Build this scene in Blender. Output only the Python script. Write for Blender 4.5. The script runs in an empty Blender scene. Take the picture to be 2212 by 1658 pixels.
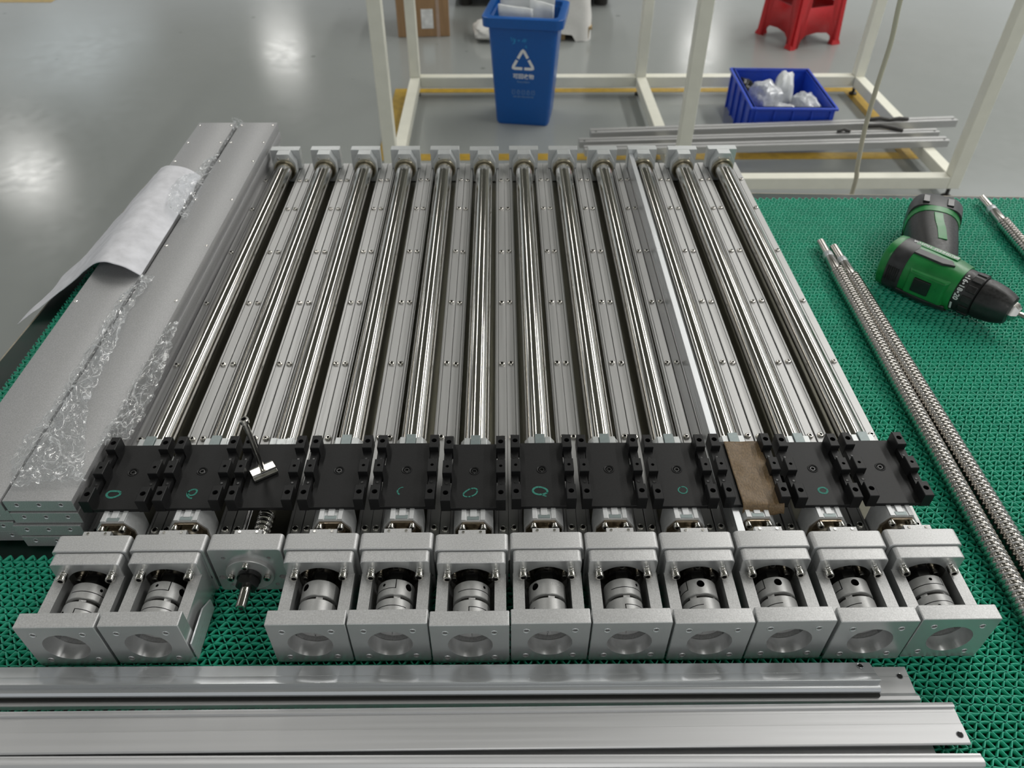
import bpy, bmesh, math, random
import numpy as np
from mathutils import Vector, Matrix, noise
from mathutils.geometry import delaunay_2d_cdt

random.seed(7)
PI = math.pi
scene = bpy.context.scene
COL = scene.collection

# ------------------------------------------------------------------ camera, light, exposure
cam_d = bpy.data.cameras.new('camera')
cam_d.sensor_fit = 'HORIZONTAL'
cam_d.sensor_width = 36.0
cam_d.lens = 1661.0 / 2212.0 * 36.0
cam_d.clip_start = 0.02
cam_d.clip_end = 200
cam = bpy.data.objects.new('camera', cam_d)
COL.objects.link(cam)
_p, _y, _r = math.radians(41.60132908), math.radians(0.90504895), math.radians(0.19002971)
_f = Vector((math.sin(_y) * math.cos(_p), math.cos(_y) * math.cos(_p), -math.sin(_p)))
_ri = Vector((math.cos(_y), -math.sin(_y), 0))
_up = _ri.cross(_f)
_r2 = math.cos(_r) * _ri + math.sin(_r) * _up
_u2 = -math.sin(_r) * _ri + math.cos(_r) * _up
cam.matrix_world = Matrix(((_r2.x, _u2.x, -_f.x, -0.00454), (_r2.y, _u2.y, -_f.y, -0.690168),
                           (_r2.z, _u2.z, -_f.z, 0.600377), (0, 0, 0, 1)))
cam_d.dof.use_dof = True
cam_d.dof.focus_distance = 0.70
cam_d.dof.aperture_fstop = 10.5
scene.camera = cam

world = bpy.data.worlds.new('world')
scene.world = world
world.use_nodes = True
_bg = world.node_tree.nodes['Background']
_bg.inputs[0].default_value = (0.93, 0.97, 1.0, 1)
_bg.inputs[1].default_value = 0.62

scene.view_settings.view_transform = 'Standard'
scene.view_settings.look = 'None'
scene.view_settings.gamma = 1.0
scene.view_settings.use_curve_mapping = False
scene.view_settings.exposure = 0.0

FLOOR = -0.80
CEIL = 4.6


def area_light(name, x, y, z, sx, sy, power, color=(1.0, 0.985, 0.95)):
    d = bpy.data.lights.new(name, 'AREA')
    d.shape = 'RECTANGLE'
    d.size, d.size_y = sx, sy
    d.energy = power
    d.color = color
    o = bpy.data.objects.new(name, d)
    o.location = (x, y, z)
    COL.objects.link(o)
    return o


# two long rows of ceiling tube lights running along the hall and a few high-bay panels further off
area_light('ceiling_tube_light', -1.9, 5.6, CEIL - 0.25, 0.16, 5.8, 75)
area_light('ceiling_tube_light', 2.3, 5.0, CEIL - 0.25, 0.16, 7.0, 95)
area_light('ceiling_tube_light', -5.2, 3.0, CEIL - 0.25, 0.5, 8.0, 60)
area_light('ceiling_tube_light', 4.8, 3.6, CEIL - 0.25, 0.7, 9.6, 400)
area_light('high_bay_light', -8.7, 12.6, CEIL - 0.25, 0.9, 1.4, 42)
area_light('high_bay_light', -5.4, 19.2, CEIL - 0.25, 0.9, 1.5, 42)
area_light('high_bay_light', 5.0, 19.2, CEIL - 0.25, 0.9, 1.5, 42)
area_light('cool_panel_light', -10.6, 19.2, CEIL - 0.25, 3.0, 5.0, 60, (0.85, 0.95, 1.0))  # cool panel for the window mirrored in the floor on the left
area_light('cool_panel_light', 8.5, 9.0, CEIL - 0.3, 3.0, 5.0, 80, (0.95, 0.98, 1.0))  # added panel, no window known here; brightens the floor on the right
area_light('high_bay_light', 0.6, -5.5, CEIL - 0.25, 2.6, 1.4, 80)  # unseen panel behind the camera, set to brighten the bracket fronts


# ------------------------------------------------------------------ materials
def nodes_of(m):
    m.use_nodes = True
    nt = m.node_tree
    return nt, nt.nodes, nt.links, nt.nodes['Principled BSDF']


def mat(name, color, rough=0.5, metal=0.0, spec=0.5, nscale=0.0, ncol=0.0, nbump=0.0, nrough=0.0,
        stretch=(1, 1, 1), coat=0.0, detail=3.0, trans=0.0, bdist=0.001):
    """Principled material with one object-space noise that varies colour, roughness and relief."""
    m = bpy.data.materials.new(name)
    nt, N, L, b = nodes_of(m)
    b.inputs['Base Color'].default_value = (*color, 1)
    b.inputs['Roughness'].default_value = rough
    b.inputs['Metallic'].default_value = metal
    b.inputs['Specular IOR Level'].default_value = spec
    b.inputs['Coat Weight'].default_value = coat
    b.inputs['Coat Roughness'].default_value = 0.08
    b.inputs['Transmission Weight'].default_value = trans
    if nscale:
        tc = N.new('ShaderNodeTexCoord')
        mp = N.new('ShaderNodeMapping')
        mp.inputs['Scale'].default_value = stretch
        nz = N.new('ShaderNodeTexNoise')
        nz.inputs['Scale'].default_value = nscale
        nz.inputs['Detail'].default_value = detail
        L.new(tc.outputs['Object'], mp.inputs['Vector'])
        L.new(mp.outputs['Vector'], nz.inputs['Vector'])
        if ncol:
            mr = N.new('ShaderNodeMapRange')
            mr.inputs['From Min'].default_value = 0.3
            mr.inputs['From Max'].default_value = 0.7
            mr.inputs['To Min'].default_value = 1 - ncol
            mr.inputs['To Max'].default_value = 1 + ncol
            L.new(nz.outputs['Fac'], mr.inputs['Value'])
            mx = N.new('ShaderNodeVectorMath')
            mx.operation = 'SCALE'
            mx.inputs[0].default_value = color
            L.new(mr.outputs['Result'], mx.inputs['Scale'])
            L.new(mx.outputs['Vector'], b.inputs['Base Color'])
        if nrough:
            mr = N.new('ShaderNodeMapRange')
            mr.inputs['From Min'].default_value = 0.3
            mr.inputs['From Max'].default_value = 0.7
            mr.inputs['To Min'].default_value = max(0.0, rough - nrough)
            mr.inputs['To Max'].default_value = rough + nrough
            L.new(nz.outputs['Fac'], mr.inputs['Value'])
            L.new(mr.outputs['Result'], b.inputs['Roughness'])
        if nbump:
            bp = N.new('ShaderNodeBump')
            bp.inputs['Strength'].default_value = nbump
            bp.inputs['Distance'].default_value = bdist
            L.new(nz.outputs['Fac'], bp.inputs['Height'])
            L.new(bp.outputs['Normal'], b.inputs['Normal'])
    return m


ALU_BLAST = mat('blasted_aluminium', (0.56, 0.56, 0.56), 0.48, 0.45, nscale=900, ncol=0.13, nbump=0.2, detail=2, bdist=0.0003)
ALU_SATIN = mat('satin_aluminium', (0.46, 0.46, 0.455), 0.38, 0.5, nscale=300, ncol=0.03, nrough=0.04, stretch=(1, 0.02, 1))
ALU_EXTR = mat('extruded_aluminium', (0.62, 0.62, 0.63), 0.40, 0.45, nscale=300, ncol=0.025, nrough=0.05, stretch=(0.01, 1, 1))
ALU_BRIGHT = mat('bright_aluminium', (0.60, 0.615, 0.63), 0.30, 0.6, nscale=300, ncol=0.03, nrough=0.04, stretch=(0.02, 0.02, 1))
ALU_FACE = mat('smooth_anodised_face', (0.60, 0.61, 0.61), 0.27, 0.7, nscale=300, ncol=0.01)
ALU_BORE = mat('turned_aluminium', (0.62, 0.62, 0.62), 0.30, 0.7, nscale=300, ncol=0.03)
ALU_PLATE = mat('cover_aluminium', (0.43, 0.43, 0.435), 0.46, 0.5, nscale=900, ncol=0.14, nbump=0.15, detail=2, bdist=0.0003)
ALU_END = mat('milled_aluminium', (0.58, 0.60, 0.60), 0.36, 0.5, nscale=300, ncol=0.04, nrough=0.05)
STEEL = mat('polished_steel', (0.50, 0.485, 0.45), 0.11, 1.0, nscale=500, ncol=0.10, nrough=0.04, stretch=(1, 0.004, 1))
STEEL_DK = mat('dark_steel', (0.30, 0.27, 0.22), 0.25, 1.0, nscale=200, ncol=0.1)
CHROME = mat('nickel_screw', (0.72, 0.70, 0.66), 0.2, 1.0, nscale=200, nrough=0.05)
SCREW_ST = mat('ground_screw_steel', (0.46, 0.44, 0.41), 0.2, 1.0, nscale=300, ncol=0.06)
BRASS = mat('yellowed_ring', (0.42, 0.385, 0.29), 0.3, 1.0, nscale=120, ncol=0.15)
BLACK_AN = mat('black_anodised', (0.0085, 0.0085, 0.009), 0.48, 0.0, 0.32, nscale=900, ncol=0.25, nbump=0.1, bdist=0.0002)
BLACK_OX = mat('black_oxide', (0.010, 0.010, 0.010), 0.3, 0.0, 0.6, nscale=200, ncol=0.2)
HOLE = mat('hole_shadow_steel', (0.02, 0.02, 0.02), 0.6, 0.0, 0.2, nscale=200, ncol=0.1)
CHANNEL = mat('channel_steel', (0.17, 0.165, 0.13), 0.32, 0.8, nscale=80, ncol=0.1, stretch=(1, 0.05, 1))
ZINC = mat('white_zinc', (0.70, 0.71, 0.72), 0.38, 0.25, nscale=300, ncol=0.05)
CHIP = mat('grey_blue_insert', (0.26, 0.31, 0.31), 0.35, 0.3, nscale=300, ncol=0.05)
RETAIN = mat('brown_nickel', (0.34, 0.28, 0.21), 0.22, 1.0, nscale=200, ncol=0.15)
COUPL = mat('coupling_aluminium', (0.46, 0.46, 0.455), 0.42, 0.35, nscale=900, ncol=0.05)
CHALK = mat('green_paint_marker', (0.03, 0.22, 0.17), 0.7, nscale=900, ncol=0.5)
MATGREEN = mat('green_pvc', (0.028, 0.46, 0.29), 0.30, 0.0, 0.5, nscale=40, ncol=0.10)
TABLEGREEN = mat('dark_green_rubber', (0.004, 0.024, 0.017), 0.45, 0.0, 0.4, nscale=30, ncol=0.4, nrough=0.1)
EDGING = mat('tan_edge_band', (0.35, 0.31, 0.24), 0.6, nscale=100, ncol=0.2)
LEGGREY = mat('grey_leg_paint', (0.35, 0.36, 0.36), 0.4, nscale=50, ncol=0.05)
CREAM = mat('cream_paint', (0.80, 0.79, 0.68), 0.38, nscale=20, ncol=0.03)
CASTOR = mat('dark_foot_rubber', (0.03, 0.028, 0.025), 0.5, nscale=50, ncol=0.2)
BLUEBIN = mat('blue_plastic', (0.004, 0.095, 0.37), 0.33, 0.0, 0.5, nscale=200, ncol=0.06, nbump=0.05)
BLUECRATE = mat('ultramarine_plastic', (0.016, 0.065, 0.52), 0.35, 0.0, 0.5, nscale=100, ncol=0.08)
REDPL = mat('red_plastic', (0.52, 0.018, 0.022), 0.35, 0.0, 0.5, nscale=100, ncol=0.06)
CARD = mat('cardboard', (0.33, 0.20, 0.10), 0.8, nscale=60, ncol=0.12, stretch=(1, 1, 0.1))
PAPERW = mat('white_label_paper', (0.74, 0.74, 0.72), 0.7, nscale=40, ncol=0.15)
TAPE = mat('clear_tape', (0.42, 0.31, 0.24), 0.2, nscale=30, ncol=0.05)
SACK = mat('white_woven_sack', (0.70, 0.69, 0.66), 0.7, nscale=300, ncol=0.08, nbump=0.3)
FOAM = mat('white_foam', (0.72, 0.74, 0.74), 0.5, nscale=30, ncol=0.06)
WOOD = mat('pallet_wood', (0.38, 0.27, 0.13), 0.7, nscale=60, ncol=0.25, stretch=(0.1, 1, 1))
BAGGY = mat('plastic_bag_film', (0.52, 0.54, 0.57), 0.18, 0.0, 0.7, nscale=60, ncol=0.2)
DARKM = mat('dark_machine_paint', (0.03, 0.03, 0.032), 0.4, nscale=10, ncol=0.1)
HOSE = mat('cream_hose', (0.55, 0.52, 0.40), 0.4, nscale=200, ncol=0.08, stretch=(1, 1, 0.05))
KRAFT = mat('worn_kraft_cloth', (0.185, 0.122, 0.062), 0.5, nscale=700, ncol=0.30, nbump=0.35, stretch=(1, 0.5, 1), bdist=0.0006)
SHEET = mat('white_foam_sheet', (0.76, 0.76, 0.80), 0.6, nscale=60, ncol=0.10, nbump=0.35, bdist=0.002)
YELLOW = mat('yellow_floor_paint', (0.42, 0.27, 0.03), 0.35, nscale=30, ncol=0.15)
DR_GREEN = mat('drill_green_plastic', (0.012, 0.21, 0.045), 0.35, nscale=60, ncol=0.15, nrough=0.08)
DR_BLACK = mat('drill_black_rubber', (0.016, 0.016, 0.016), 0.45, nscale=300, ncol=0.3, nrough=0.1)
DR_GREY = mat('drill_charcoal_plastic', (0.035, 0.035, 0.037), 0.4, nscale=80, ncol=0.35)
PRINT = mat('white_print', (0.75, 0.76, 0.76), 0.5, nscale=200, ncol=0.05)
PRINTDIM = mat('faded_white_print', (0.18, 0.30, 0.48), 0.5, nscale=200, ncol=0.2)
CYANPEN = mat('cyan_pen', (0.02, 0.30, 0.62), 0.5, nscale=200, ncol=0.2)
ENGRAVE = mat('laser_engraving', (0.72, 0.72, 0.72), 0.6, nscale=400, ncol=0.1)


def floor_material():
    m = bpy.data.materials.new('grey_epoxy_floor')
    nt, N, L, b = nodes_of(m)
    tc = N.new('ShaderNodeTexCoord')
    n1 = N.new('ShaderNodeTexNoise')
    n1.inputs['Scale'].default_value = 1.3
    n1.inputs['Detail'].default_value = 5
    n2 = N.new('ShaderNodeTexNoise')
    n2.inputs['Scale'].default_value = 22
    n2.inputs['Detail'].default_value = 3
    cr = N.new('ShaderNodeValToRGB')
    cr.color_ramp.elements[0].color = (0.255, 0.272, 0.262, 1)
    cr.color_ramp.elements[1].color = (0.310, 0.325, 0.315, 1)
    L.new(tc.outputs['Object'], n1.inputs['Vector'])
    L.new(tc.outputs['Object'], n2.inputs['Vector'])
    L.new(n1.outputs['Fac'], cr.inputs['Fac'])
    # sparse dark specks and scuffs
    vo = N.new('ShaderNodeTexVoronoi')
    vo.inputs['Scale'].default_value = 3.2
    L.new(tc.outputs['Object'], vo.inputs['Vector'])
    lt = N.new('ShaderNodeMapRange')
    lt.inputs['From Min'].default_value = 0.03
    lt.inputs['From Max'].default_value = 0.055
    lt.inputs['To Min'].default_value = 0.55
    lt.inputs['To Max'].default_value = 1.0
    L.new(vo.outputs['Distance'], lt.inputs['Value'])
    mx = N.new('ShaderNodeVectorMath')
    mx.operation = 'SCALE'
    L.new(cr.outputs['Color'], mx.inputs[0])
    L.new(lt.outputs['Result'], mx.inputs['Scale'])
    L.new(mx.outputs['Vector'], b.inputs['Base Color'])
    mr = N.new('ShaderNodeMapRange')
    mr.inputs['To Min'].default_value = 0.10
    mr.inputs['To Max'].default_value = 0.22
    L.new(n2.outputs['Fac'], mr.inputs['Value'])
    L.new(mr.outputs['Result'], b.inputs['Roughness'])
    bp = N.new('ShaderNodeBump')
    bp.inputs['Strength'].default_value = 0.12
    bp.inputs['Distance'].default_value = 0.01
    L.new(n1.outputs['Fac'], bp.inputs['Height'])
    L.new(bp.outputs['Normal'], b.inputs['Normal'])
    b.inputs['Specular IOR Level'].default_value = 0.5
    return m


def film_material():
    m = bpy.data.materials.new('clear_wrapping_film')
    nt, N, L, b = nodes_of(m)
    out = N['Material Output']
    N.remove(b)
    tr = N.new('ShaderNodeBsdfTransparent')
    tr.inputs['Color'].default_value = (0.97, 0.98, 0.98, 1)
    gl = N.new('ShaderNodeBsdfGlossy')
    gl.inputs['Roughness'].default_value = 0.12
    df = N.new('ShaderNodeBsdfTranslucent')
    df.inputs['Color'].default_value = (0.95, 0.96, 0.97, 1)
    dd = N.new('ShaderNodeBsdfDiffuse')
    dd.inputs['Color'].default_value = (0.95, 0.96, 0.97, 1)
    tc = N.new('ShaderNodeTexCoord')
    prev = None
    for sc, wdt, st in ((34, 0.016, (1.2, .45, 1)), (75, 0.018, (1, .6, 1)), (190, 0.016, (1, 1, 1))):
        mp = N.new('ShaderNodeMapping')
        mp.inputs['Scale'].default_value = st
        nz = N.new('ShaderNodeTexNoise')
        nz.inputs['Scale'].default_value = sc
        nz.inputs['Detail'].default_value = 0.6
        nz.inputs['Distortion'].default_value = 0.25
        L.new(tc.outputs['Object'], mp.inputs['Vector'])
        L.new(mp.outputs['Vector'], nz.inputs['Vector'])
        a = N.new('ShaderNodeMath')
        a.operation = 'SUBTRACT'
        a.inputs[1].default_value = 0.5
        L.new(nz.outputs['Fac'], a.inputs[0])
        ab = N.new('ShaderNodeMath')
        ab.operation = 'ABSOLUTE'
        L.new(a.outputs[0], ab.inputs[0])
        mr = N.new('ShaderNodeMapRange')
        mr.inputs['From Min'].default_value = 0.0
        mr.inputs['From Max'].default_value = wdt
        mr.inputs['To Min'].default_value = 0.80
        mr.inputs['To Max'].default_value = 0.0
        L.new(ab.outputs[0], mr.inputs['Value'])
        if prev is None:
            prev = mr.outputs['Result']
        else:
            mx = N.new('ShaderNodeMath')
            mx.operation = 'MAXIMUM'
            L.new(prev, mx.inputs[0])
            L.new(mr.outputs['Result'], mx.inputs[1])
            prev = mx.outputs[0]
    ad0 = N.new('ShaderNodeMath')
    ad0.operation = 'ADD'
    ad0.inputs[1].default_value = 0.13
    L.new(prev, ad0.inputs[0])
    m0 = N.new('ShaderNodeMixShader')
    L.new(df.outputs[0], m0.inputs[1])
    L.new(dd.outputs[0], m0.inputs[2])
    m1 = N.new('ShaderNodeMixShader')
    L.new(ad0.outputs[0], m1.inputs['Fac'])
    L.new(tr.outputs[0], m1.inputs[1])
    L.new(m0.outputs[0], m1.inputs[2])
    m2 = N.new('ShaderNodeMixShader')
    m2.inputs['Fac'].default_value = 0.07
    L.new(m1.outputs[0], m2.inputs[1])
    L.new(gl.outputs[0], m2.inputs[2])
    L.new(m2.outputs[0], out.inputs['Surface'])
    return m


FLOORM = floor_material()
FILM = film_material()
CEILM = mat('ceiling_sheet', (0.32, 0.315, 0.27), 0.8, nscale=2, ncol=0.1)


# ------------------------------------------------------------------ geometry helpers
def amap(axis, u, v, w):
    if axis == 'y':
        return (u, w, v)
    if axis == 'z':
        return (u, v, w)
    return (w, u, v)


def rrect(x0, x1, y0, y1, r=0.0, n=4):
    """closed outline function: call with an inset"""
    def f(c=0.0):
        rr = max(r - c, 0.00005)
        a0, a1, b0, b1 = x0 + c, x1 - c, y0 + c, y1 - c
        pts = []
        if r <= 0:
            return [(a0, b0), (a1, b0), (a1, b1), (a0, b1)]
        for cx, cy, s in ((a1 - rr, b0 + rr, -90), (a1 - rr, b1 - rr, 0), (a0 + rr, b1 - rr, 90), (a0 + rr, b0 + rr, 180)):
            for k in range(n + 1):
                t = math.radians(s + 90 * k / n)
                pts.append((cx + rr * math.cos(t), cy + rr * math.sin(t)))
        return pts
    return f


def circ(u, v, r, n, ph=0.0):
    return [(u + r * math.cos(2 * PI * k / n + ph), v + r * math.sin(2 * PI * k / n + ph)) for k in range(n)]


class G:
    def __init__(s):
        s.v = []
        s.f = []
        s.mi = []

    def add(s, verts, faces, mi=0):
        b = len(s.v)
        s.v.extend(verts)
        s.f.extend([tuple(b + i for i in q) for q in faces])
        s.mi.extend([mi] * len(faces))
        return s

    def box(s, x0, x1, y0, y1, z0, z1, mi=0):
        return s.add([(x0, y0, z0), (x1, y0, z0), (x1, y1, z0), (x0, y1, z0), (x0, y0, z1), (x1, y0, z1), (x1, y1, z1), (x0, y1, z1)],
                     [(3, 2, 1, 0), (4, 5, 6, 7), (0, 1, 5, 4), (1, 2, 6, 5), (2, 3, 7, 6), (3, 0, 4, 7)], mi)

    def prism(s, poly, axis, w0, w1, mi=0):
        n = len(poly)
        vs = [amap(axis, u, v, w0) for u, v in poly] + [amap(axis, u, v, w1) for u, v in poly]
        fs = [tuple(range(n))[::-1], tuple(range(n, 2 * n))]
        fs += [(i, (i + 1) % n, n + (i + 1) % n, n + i) for i in range(n)]
        return s.add(vs, fs, mi)

    def lathe(s, prof, axis='z', c=(0, 0, 0), n=24, mi=0, ph=0.0, cap=True):
        """prof: list of (r, w); revolved about the axis through c"""
        m = len(prof)
        vs = []
        for r, w in prof:
            for k in range(n):
                t = 2 * PI * k / n + ph
                p = amap(axis, r * math.cos(t), r * math.sin(t), w)
                vs.append((p[0] + c[0], p[1] + c[1], p[2] + c[2]))
        fs = []
        for i in range(m - 1):
            for k in range(n):
                k2 = (k + 1) % n
                fs.append((i * n + k, i * n + k2, (i + 1) * n + k2, (i + 1) * n + k))
        if cap:
            fs.append(tuple(range(n))[::-1])
            fs.append(tuple((m - 1) * n + k for k in range(n)))
        return s.add(vs, fs, mi)

    def cyl(s, axis, c, r, w0, w1, n=24, mi=0, bev=0.0):
        if bev:
            return s.lathe([(r - bev, w0), (r, w0 + bev), (r, w1 - bev), (r - bev, w1)], axis, c, n, mi)
        return s.lathe([(r, w0), (r, w1)], axis, c, n, mi)

    def tube(s, pts, r, n=10, mi=0, cap=True):
        pts = [Vector(p) for p in pts]
        rad = r if isinstance(r, (list, tuple)) else [r] * len(pts)
        vs = []
        up = Vector((0.13, 0.21, 0.97)).normalized()
        for i, p in enumerate(pts):
            t = (pts[min(i + 1, len(pts) - 1)] - pts[max(i - 1, 0)]).normalized()
            a = t.cross(up)
            if a.length < 1e-4:
                a = t.cross(Vector((1, 0, 0)))
            a.normalize()
            b = t.cross(a).normalized()
            for k in range(n):
                q = 2 * PI * k / n
                vs.append(tuple(p + rad[i] * (math.cos(q) * a + math.sin(q) * b)))
        fs = []
        for i in range(len(pts) - 1):
            for k in range(n):
                k2 = (k + 1) % n
                fs.append((i * n + k, i * n + k2, (i + 1) * n + k2, (i + 1) * n + k))
        if cap:
            fs.append(tuple(range(n))[::-1])
            fs.append(tuple((len(pts) - 1) * n + k for k in range(n)))
        return s.add(vs, fs, mi)

    def loft(s, rings, mi=0, cap=True):
        n = len(rings[0])
        vs = [tuple(p) for r in rings for p in r]
        fs = []
        for i in range(len(rings) - 1):
            for k in range(n):
                k2 = (k + 1) % n
                fs.append((i * n + k, i * n + k2, (i + 1) * n + k2, (i + 1) * n + k))
        if cap:
            fs.append(tuple(range(n))[::-1])
            fs.append(tuple((len(rings) - 1) * n + k for k in range(n)))
        return s.add(vs, fs, mi)

    def grid(s, fn, nu, nv, mi=0):
        vs = [tuple(fn(i / nu, j / nv)) for j in range(nv + 1) for i in range(nu + 1)]
        fs = [(j * (nu + 1) + i, j * (nu + 1) + i + 1, (j + 1) * (nu + 1) + i + 1, (j + 1) * (nu + 1) + i) for j in range(nv) for i in range(nu)]
        return s.add(vs, fs, mi)

    def plate(s, outline, holes, axis, w0, w1, ch=0.0004, mi=0, mh=1, mw=None):
        """thick plate between w0 (back) and w1 (front) with real holes; hole = (u, v, r, depth or None, n)"""
        sg = 1 if w1 > w0 else -1
        through = [h for h in holes if h[3] is None]

        def cap(o, hs, w):
            pts = list(o)
            edges = [(i, (i + 1) % len(o)) for i in range(len(o))]
            for u, v, r, d, n in hs:
                b = len(pts)
                pts += circ(u, v, r, n)
                edges += [(b + i, b + (i + 1) % n) for i in range(n)]
            res = delaunay_2d_cdt([Vector(p) for p in pts], edges, [], 1, 1e-7)
            vs2, fs2 = res[0], res[2]
            keep = []
            for f in fs2:
                c = sum((vs2[i] for i in f), Vector((0, 0))) / len(f)
                if all((c - Vector((h[0], h[1]))).length > h[2] * math.cos(PI / h[4]) * 0.999 for h in hs):
                    keep.append(tuple(f))
            s.add([amap(axis, p.x, p.y, w) for p in vs2], keep, mi)

        oi, oo = outline(ch), outline(0)
        n = len(oo)
        cap(oi, holes, w1)
        cap(oi, through, w0)
        vs = [amap(axis, u, v, w1) for u, v in oi] + [amap(axis, u, v, w1 - sg * ch) for u, v in oo] + \
             [amap(axis, u, v, w0 + sg * ch) for u, v in oo] + [amap(axis, u, v, w0) for u, v in oi]
        fs = []
        for k in range(3):
            for i in range(n):
                j = (i + 1) % n
                fs.append((k * n + i, k * n + j, (k + 1) * n + j, (k + 1) * n + i))
        s.add(vs, fs, mi)
        for u, v, r, d, m in holes:
            wb = w0 if d is None else w1 - sg * d
            c = circ(u, v, r, m)
            vs = [amap(axis, a, b, w1) for a, b in c] + [amap(axis, a, b, wb) for a, b in c]
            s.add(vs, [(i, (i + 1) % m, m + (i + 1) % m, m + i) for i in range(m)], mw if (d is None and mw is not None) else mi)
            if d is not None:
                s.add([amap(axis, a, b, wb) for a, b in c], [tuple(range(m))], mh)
        return s

    def transform(s, M):
        s.v = [tuple(M @ Vector(p)) for p in s.v]
        return s

    def mesh(s, name, mats, angle=38, recalc=True):
        me = bpy.data.meshes.new(name)
        me.from_pydata([tuple(p) for p in s.v], [], s.f)
        mats = mats if isinstance(mats, (list, tuple)) else [mats]
        for m in mats:
            me.materials.append(m)
        if len(mats) > 1:
            me.polygons.foreach_set('material_index', [min(i, len(mats) - 1) for i in s.mi])
        if recalc:
            bm = bmesh.new()
            bm.from_mesh(me)
            bmesh.ops.remove_doubles(bm, verts=bm.verts, dist=1e-6)
            bmesh.ops.recalc_face_normals(bm, faces=bm.faces)
            bm.to_mesh(me)
            bm.free()
        me.polygons.foreach_set('use_smooth', [True] * len(me.polygons))
        me.set_sharp_from_angle(angle=math.radians(angle))
        me.update()
        return me


def put(name, me, parent=None, bevel=0.0, segs=2, loc=None, rot=None):
    o = bpy.data.objects.new(name, me)
    COL.objects.link(o)
    if parent is not None:
        o.parent = parent
    if loc is not None:
        o.location = loc
    if rot is not None:
        o.rotation_euler = rot
    if bevel:
        md = o.modifiers.new('bevel', 'BEVEL')
        md.width = bevel
        md.segments = segs
        md.limit_method = 'ANGLE'
        md.angle_limit = math.radians(40)
        md.harden_normals = True
        md.use_clamp_overlap = True
    return o


def obj(name, g, mats, parent=None, bevel=0.0, segs=2, loc=None, rot=None, angle=38, recalc=True):
    return put(name, g.mesh(name, mats, angle, recalc), parent, bevel, segs, loc, rot)


def tag(o, label, cat, group=None):
    o['label'] = label
    o['category'] = cat
    if group:
        o['group'] = group
    return o


def thing(name, label, cat, loc=(0, 0, 0), rotz=0.0, group=None):
    o = bpy.data.objects.new(name, None)
    o.empty_display_size = 0.02
    COL.objects.link(o)
    o.location = loc
    o.rotation_euler = (0, 0, rotz)
    return tag(o, label, cat, group)


def struct(o):
    o['kind'] = 'structure'
    return o


def text_mesh(txt, size, mats, name='lettering', extrude=0.0002, align='CENTER', bold=0.0):
    cu = bpy.data.curves.new('txt', 'FONT')
    cu.body = txt
    cu.size = size
    cu.extrude = extrude
    cu.offset = bold
    cu.align_x = align
    cu.align_y = 'CENTER'
    cu.resolution_u = 2
    to = bpy.data.objects.new('txt', cu)
    COL.objects.link(to)
    dg = bpy.context.evaluated_depsgraph_get()
    me = bpy.data.meshes.new_from_object(to.evaluated_get(dg))
    me.name = name
    bpy.data.objects.remove(to)
    bpy.data.curves.remove(cu)
    me.materials.clear()
    me.materials.append(mats)
    return me


def ribbon(pts, width, h=0.0001):
    """flat stroke in the XY plane with a little thickness"""
    g = G()
    n = len(pts)
    L, R = [], []
    for i, (x, y) in enumerate(pts):
        a = pts[max(i - 1, 0)]
        b = pts[min(i + 1, n - 1)]
        t = Vector((b[0] - a[0], b[1] - a[1])).normalized()
        w = width * 0.5 if not isinstance(width, (list, tuple)) else width[i] * 0.5
        L.append((x - t.y * w, y + t.x * w))
        R.append((x + t.y * w, y - t.x * w))
    for i in range(n - 1):
        g.prism([L[i], R[i], R[i + 1], L[i + 1]], 'z', 0, h)
    return g


# ------------------------------------------------------------------ the setting
struct(obj('floor', G().box(-14, 14, -8, 24, FLOOR - 0.1, FLOOR), FLOORM))
struct(obj('ceiling', G().box(-14, 14, -8, 24, CEIL, CEIL + 0.1), CEILM))
fl = [
    ('trim_1', (-0.512, -0.437, 2.321, 2.984)),
    ('trim_2', (-0.512, 1.72, 2.985, 3.035)),
    ('trim_3', (1.645, 1.72, 2.321, 2.984)),
    ('trim_4', (-0.512, 1.72, 2.26, 2.32)),
    ('trim_5', (-3.9, -2.78, 4.47, 4.60)),
]
for nme, (a, b, c, d) in fl:
    struct(obj(nme, G().prism(rrect(a, b, c, d, 0.0)(), 'z', FLOOR, FLOOR + 0.0012), YELLOW))

# ------------------------------------------------------------------ workbench and mat
MT = 0.0046                                                  # mat thickness; its top is z = 0
tb = thing('workbench', 'workbench with dark green rubber top under the green mat', 'workbench', (0, 0, FLOOR))
a = math.radians(-2.3)
top_o = [(-0.5965, 0.4990), (-0.656, -0.72), (1.15, -0.80), (1.20, 0.428)]
obj('tabletop', G().prism(top_o, 'z', -0.045 - FLOOR, -0.0071 - FLOOR), [LEGGREY], tb, bevel=0.002)
obj('rubber_top', G().prism([(x, y) for x, y in top_o], 'z', -0.0070 - FLOOR, -MT - FLOOR), [TABLEGREEN], tb)
cx, cy = sum(p[0] for p in top_o) / 4, sum(p[1] for p in top_o) / 4
eb = G()
for i in range(4):
    p, q = Vector(top_o[i]), Vector(top_o[(i + 1) % 4])
    d = (q - p).normalized()
    nrm = Vector((d.y, -d.x))
    if nrm.dot(p - Vector((cx, cy))) < 0:
        nrm = -nrm
    eb.prism([tuple(p + nrm * 0.0003), tuple(q + nrm * 0.0003), tuple(q + nrm * 0.0025), tuple(p + nrm * 0.0025)], 'z', -0.044 - FLOOR, -0.0050 - FLOOR)
obj('edge_band', eb, [EDGING], tb)
for lx, ly in ((-0.58, 0.40), (-0.60, -0.66), (1.08, -0.70), (1.10, 0.36)):
    obj('leg', G().box(lx - 0.025, lx + 0.025, ly - 0.025, ly + 0.025, 0.0, -0.046 - FLOOR), LEGGREY, tb, bevel=0.002)


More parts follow.
